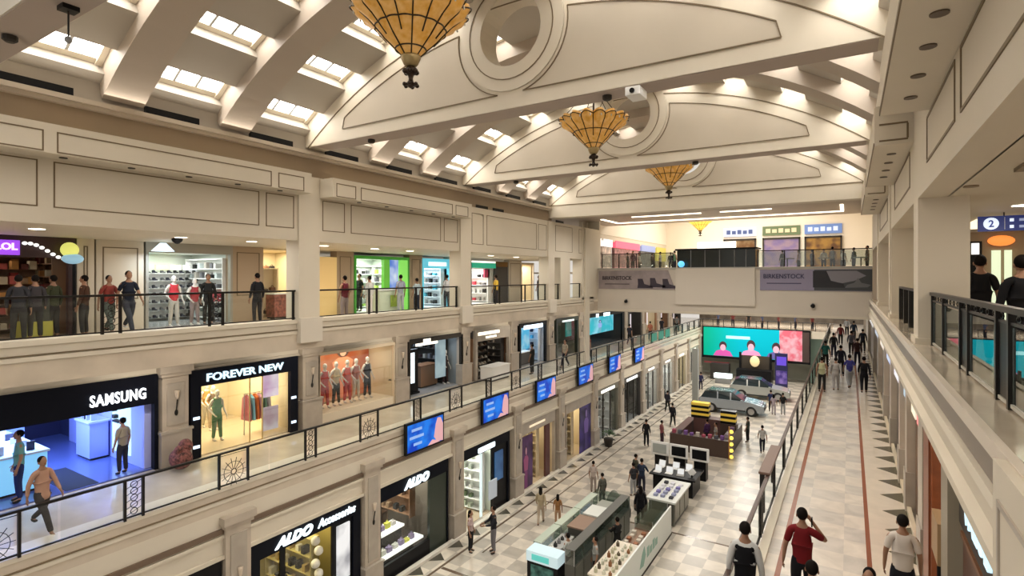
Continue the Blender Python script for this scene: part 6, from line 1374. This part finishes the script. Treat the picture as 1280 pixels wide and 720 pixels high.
goods([-6.15], [34.0+.4*q for q in range(8)], [1.0], (.2, .22, .22), [(.3, .25, .3), (.45, .45, .4), (.2, .12, .2)], 'small stuffed toy on the right counter of the toy kiosk', 'toy', 'toys on the right kiosk counter', 'stuffed_toy')
person(-9.9, 33.6, 0, -.8, 'stand', (.28, .09, .10), (.05, .03, .04), 'person in dusty red top at the left of the toy kiosk', 1.6)
person(-7.5, 35.0, 0, 1.0, 'stand', (.07, .03, .09), (.02, .02, .02), 'person in dark purple inside the toy kiosk', 1.7, sleeve=2)
person(-6.9, 34.6, 0, 2, 'stand', (.3, .28, .25), (.2, .18, .17), 'person in grey inside the toy kiosk', 1.66)
person(-5.5, 37.3, 0, 1.3, 'stand', (.05, .06, .05), (.02, .02, .02), 'person in dark green right of the toy kiosk', 1.6)
# ================================================================== CARS
def car(x, y, rot, paint, roofm, label, L=4.7, Wd=1.95):
    t = thing('car', label, 'car', (x, y, 0), rot); w = Wd/2
    lower = [(-2.3, .42), (-2.34, .75), (-2.30, 1.05), (-2.2, 1.12), (1.0, 1.08), (1.55, 1.02), (2.15, .88), (2.32, .72), (2.35, .42), (1.95, .30)]
    def archpts(cx, r=.43): return [(cx+r*math.cos(a), .33+r*math.sin(a)) for a in [PI*i/8 for i in range(9)]]
    bot = [(1.95, .30)]+archpts(1.45)+archpts(-1.42)+[(-2.1, .30)]
    prof_ = [(-2.3, .42), (-2.34, .75), (-2.30, 1.05), (-2.2, 1.12), (1.0, 1.08), (1.55, 1.02), (2.15, .88), (2.32, .72), (2.35, .42)]+bot
    n = len(prof_); vs = []
    for (yy, k_) in ((-w, .985), (-w+.07, 1.0), (w-.07, 1.0), (w, .985)): vs += [(p[0]*k_, yy, .3+(p[1]-.3)*(k_ if abs(yy) > w-.01 else 1)) for p in prof_]
    fs = [tuple(range(n)), tuple(range(3*n, 4*n))[::-1]]+[(j*n+i, (j+1)*n+i, (j+1)*n+(i+1) % n, j*n+(i+1) % n) for j in range(3) for i in range(n)]
    B().add(vs, fs).obj('body', paint, t, False, False)
    gh = [(-2.2, 1.10), (-1.95, 1.52), (-1.6, 1.66), (.1, 1.64), (.95, 1.10)]
    B().add([(p[0], s_*(w-.08 if p[1] < 1.2 else w-.25), p[1]) for s_ in (-1, 1) for p in gh], [(0, 1, 2, 3, 4), (9, 8, 7, 6, 5)]+[(i, 5+i, 5+(i+1) % 5, (i+1) % 5) for i in range(5)]).obj('window_glass', M('car_glass', (.02, .03, .035), .08), t, False, False)
    B().add([(p[0], s_*(w-.24), p[1]+.012) for s_ in (-1, 1) for p in ((-1.98, 1.52), (-1.62, 1.67), (.12, 1.65), (.3, 1.52))], [(0, 1, 2, 3), (7, 6, 5, 4), (0, 4, 5, 1), (1, 5, 6, 2), (2, 6, 7, 3)]).obj('roof', roofm, t, False, False)
    for s_ in (-1, 1):
        B().cyl((-1.55, s_*(w-.28), 1.72), (.0, s_*(w-.28), 1.71), .02, 6).obj('roof_rail', M('rail_dark', (.05, .05, .05), .4), t, False, False)
        for px_ in (-.95, .0): B().add([(px_-.05, s_*(w-.075), 1.1), (px_+.05, s_*(w-.075), 1.1), (px_+.04, s_*(w-.235), 1.62), (px_-.06, s_*(w-.235), 1.62)], [(0, 1, 2, 3)]).obj('window_pillar', paint, t, False, False)
        B().box(.72, .9, s_*(w+.04)-.07, s_*(w+.04)+.07, 1.05, 1.18).obj('wing_mirror', paint, t, False, False)
        for cx in (1.45, -1.42):
            o = B().lathe([(.30, -.11), (.37, -.09), (.37, .09), (.30, .11)], 20).obj('wheel', M('tyre', (.02, .02, .02), .7), t, True, False); o.location = (cx, s_*(w-.12), .37); o.rotation_euler = (PI/2, 0, 0)
            h_ = B().lathe([(.05, 0), (.23, .0), (.23, .02), (.05, .03)], 12).obj('hub_cap', M('alloy', (.4, .4, .4), .3, .7), o, False, False); h_.location = (0, 0, -.115*s_)
        B().box(2.12, 2.30, s_*(w-.35)-.2, s_*(w-.35)+.2, .74, .84).obj('headlamp', M('lamp_clear', (.7, .75, .8), .1), t, False, False)
        B().box(-2.34, -2.22, s_*(w-.25)-.18, s_*(w-.25)+.18, .85, 1.0).obj('tail_lamp', M('lamp_red', (.3, .02, .02), .2), t, False, False)
    B().box(2.25, 2.36, -.6, .6, .48, .70).obj('grille', black, t, False, False)
    B().box(-1.0, 1.05, -w-.012, -w+.02, .32, .42).obj('sill_trim', dark, t, False, False)
    return t
silver = M('car_silver', (.36, .41, .46), .22, .55)
car(-7.75, 45.0, 0.03, silver, M('roof_dark', (.05, .06, .06), .2), 'silver suv with dark windows displayed on the ground floor, nose to the right')
car(-6.6, 51.5, .05, M('car_white', (.42, .44, .42), .2, .3), M('roof_black', (.02, .02, .02), .2), 'pale second car with black roof parked behind the silver suv')
struct('trim_35', B().box(-11.5, -4.2, 42.6, 49.0, 0, .003), M('brown_mat', (.12, .10, .06), .5)) if False else None
t = thing('column', 'slim grey column standing behind the rear of the silver suv', 'column', (-10.8, 46.2, 0)); B().box(-11.05, -10.6, 46.0, 46.45, 0, 4.54).obj('shaft', M('grey_col', (.30, .31, .29), .5), t)
B().box(-11.1, -10.55, 45.95, 46.5, 0, .25).obj('base', greym, t)
# stage clutter at the far end
t = thing('totem_sign', 'purple and blue lit totem banner right of the stage at the far end', 'banner', (-5.3, 56, 0)); B().box(-5.9, -4.85, 55.9, 56.1, 0, 3.4).obj('casing', M('navy_panel', (.02, .02, .10), .4), t); B().box(-5.75, -4.95, 55.88, 55.9, 2.3, 3.1).obj('upper_screen', E('violet_lit', (.12, .06, .6), .8), t); B().box(-5.8, -4.9, 55.88, 55.9, .6, 1.8).obj('lower_screen', gradmat('violet_pic', (.08, .05, .25), (.3, .2, .55), .5, 2), t)
t = thing('stage_booth', 'black booth with golden lamp glow under the big screen', 'booth', (-8.2, 58.2, 0)); B().box(-9.6, -6.4, 57.8, 59.2, 0, 1.3).obj('counter', black, t); B().box(-9.5, -9.3, 58.9, 59.1, 1.3, 2.9).obj('post', black, t); B().box(-6.7, -6.5, 58.9, 59.1, 1.3, 2.9).obj('post', black, t); B().ball((-8.0, 58.6, 2.1), (.45, .3, .55), 12, 8).obj('golden_lamp', E('gold_glow', (.9, .7, .35), .8), t, True); B().box(-9.5, -6.5, 59.0, 59.1, 1.3, 2.6).obj('backdrop', M('booth_brown', (.04, .03, .02), .5), t)
t = thing('light_table', 'white glowing table at the left of the black stage booth', 'table', (-10.5, 56.5, 0)); B().box(-11.4, -9.8, 56.2, 56.9, .55, .95).obj('glow_top', E('white_glow', (.85, 1, .97), 1.4), t); B().box(-11.3, -9.9, 56.3, 56.8, 0, .55).obj('base', greym, t)
t = thing('speaker_cabinet', 'dark loudspeaker and gear left of the stage booth', 'speaker', (-11.2, 58.8, 0)); B().box(-12.2, -10.4, 58.4, 59.3, 0, 1.6).obj('cabinet', M('dk_brown', (.03, .025, .02), .5), t); B().box(-11.9, -11.5, 58.38, 58.4, .3, .7).obj('cone_panel', greym, t)
gp = [(-12.29, 16.8, -1.3, 'stand', (.50, .38, .36), (.015, .015, .018), 'person in pale pink top and black trousers by the shoe shop', 1.60, 'long', 1),
 (-11.51, 17.22, 2.4, 'reach', (.02, .02, .025), (.16, .15, .16), 'person in black jacket and grey jeans by the shoe shop', 1.78, 'short', 2),
 (-11.11, 20.21, .4, 'walk', (.40, .33, .22), (.42, .34, .26), 'person in beige with dark hair and yellow bag walking beside the kiosk', 1.62, 'long', 2),
 (-10.45, 20.5, .4, 'stand', (.30, .15, .06), (.40, .25, .15), 'small person with long dark hair and orange skirt near the kiosk', 1.35, 'long', 1),
 (-10.6, 24.6, .2, 'stand', (.45, .38, .34), (.3, .25, .22), 'person in pale top beyond the far end of the island', 1.55, 'short', 1),
 (-10.69, 33.0, 0, 'stand', (.012, .012, .012), (.012, .012, .012), 'person all in black alone on the hall floor left of the monitors', 1.7, 'short', 2),
 (-10.5, 38.2, 0, 'walk', (.02, .02, .025), (.02, .02, .02), 'person in black further behind the lone person in black', 1.7, 'short', 2),
 (-4.4, 35.29, .2, 'walk', (.45, .44, .42), (.02, .02, .03), 'person in white top and dark trousers on the shiny floor right of the toy kiosk', 1.7, 'short', 1),
 (-7.38, 17.3, 2.2, 'stand', (.30, .30, .28), (.02, .02, .02), 'attendant with pale shirt inside the island near the front', 1.62, 'short', 1),
 (-8.32, 17.1, 1.2, 'stand', (.55, .54, .5), (.03, .03, .03), 'attendant in white shirt behind the lit header case', 1.6, 'short', 1),
 (-7.32, 19.2, 1.0, 'reach', (.02, .02, .02), (.02, .02, .02), 'attendant in black with pale scarf between the counters', 1.6, 'short', 2),
 (-7.5, 22.4, .4, 'stand', (.012, .012, .014), (.012, .012, .012), 'person in long black clothes at the white topped table', 1.68, 'long', 2),
 (-9.6, 23.3, 1.0, 'stand', (.12, .12, .10), (.06, .06, .06), 'person in grey green jacket behind the glass island', 1.55, 'short', 2),
 (-5.2, 46.6, 0, 'stand', (.03, .04, .10), (.03, .03, .04), 'person in dark blue in front of the nose of the silver suv', 1.7, 'short', 1),
 (-4.3, 46.0, 0, 'stand', (.02, .02, .02), (.3, .3, .3), 'person in black top right of the silver suv', 1.7, 'short', 1),
 (-4.9, 45.6, 0, 'stand', (.45, .38, .42), (.4, .35, .38), 'person in pale pink clothes right of the silver suv', 1.6, 'long', 1),
 (-12.0, 42.2, 0, 'walk', (.03, .03, .04), (.02, .02, .02), 'person in dark clothes by the pale shopfronts left of the suv', 1.7, 'short', 2),
 (-11.7, 52.0, 0, 'stand', (.04, .04, .10), (.03, .03, .05), 'person in navy behind the rear of the silver suv', 1.7, 'short', 2),
 (-2.2, 42.5, 0, 'stand', (.03, .12, .11), (.02, .02, .02), 'person in teal below the right walkway near the far end', 1.7, 'short', 1)]
for (x, y, r, p, c1, c2, lb, h, hr, sl) in gp: person(x, y, 0, r, p, c1, c2, lb, h, hair=hr, sleeve=sl, lng=1 if 'long black' in lb else 0)
t = thing('planter', 'dark round planter at a ground floor pilaster left', 'planter', (-12.7, 31.8, 0))
B().lathe([(.22, 0), (.30, .45), (.28, .5)], 14, (-12.7, 31.8, 0)).obj('pot', dark, t, True)
lv = B(); random.seed(11)
for q in range(70):
    a = random.random()*6.28; e_ = random.random()*1.2+.2; r = .45*math.cos(e_); p = Vector((-12.7+r*math.cos(a), 31.8+r*math.sin(a), .5+.45*math.sin(e_)))
    d = Vector((math.cos(a), math.sin(a), .5))*.12; s_ = Vector((-math.sin(a), math.cos(a), 0))*.05; lv.add([p-d, p+s_, p+d, p-s_], [(0, 1, 2, 3)])
lv.obj('foliage', M('leaf_green', (.04, .10, .03), .6), t)
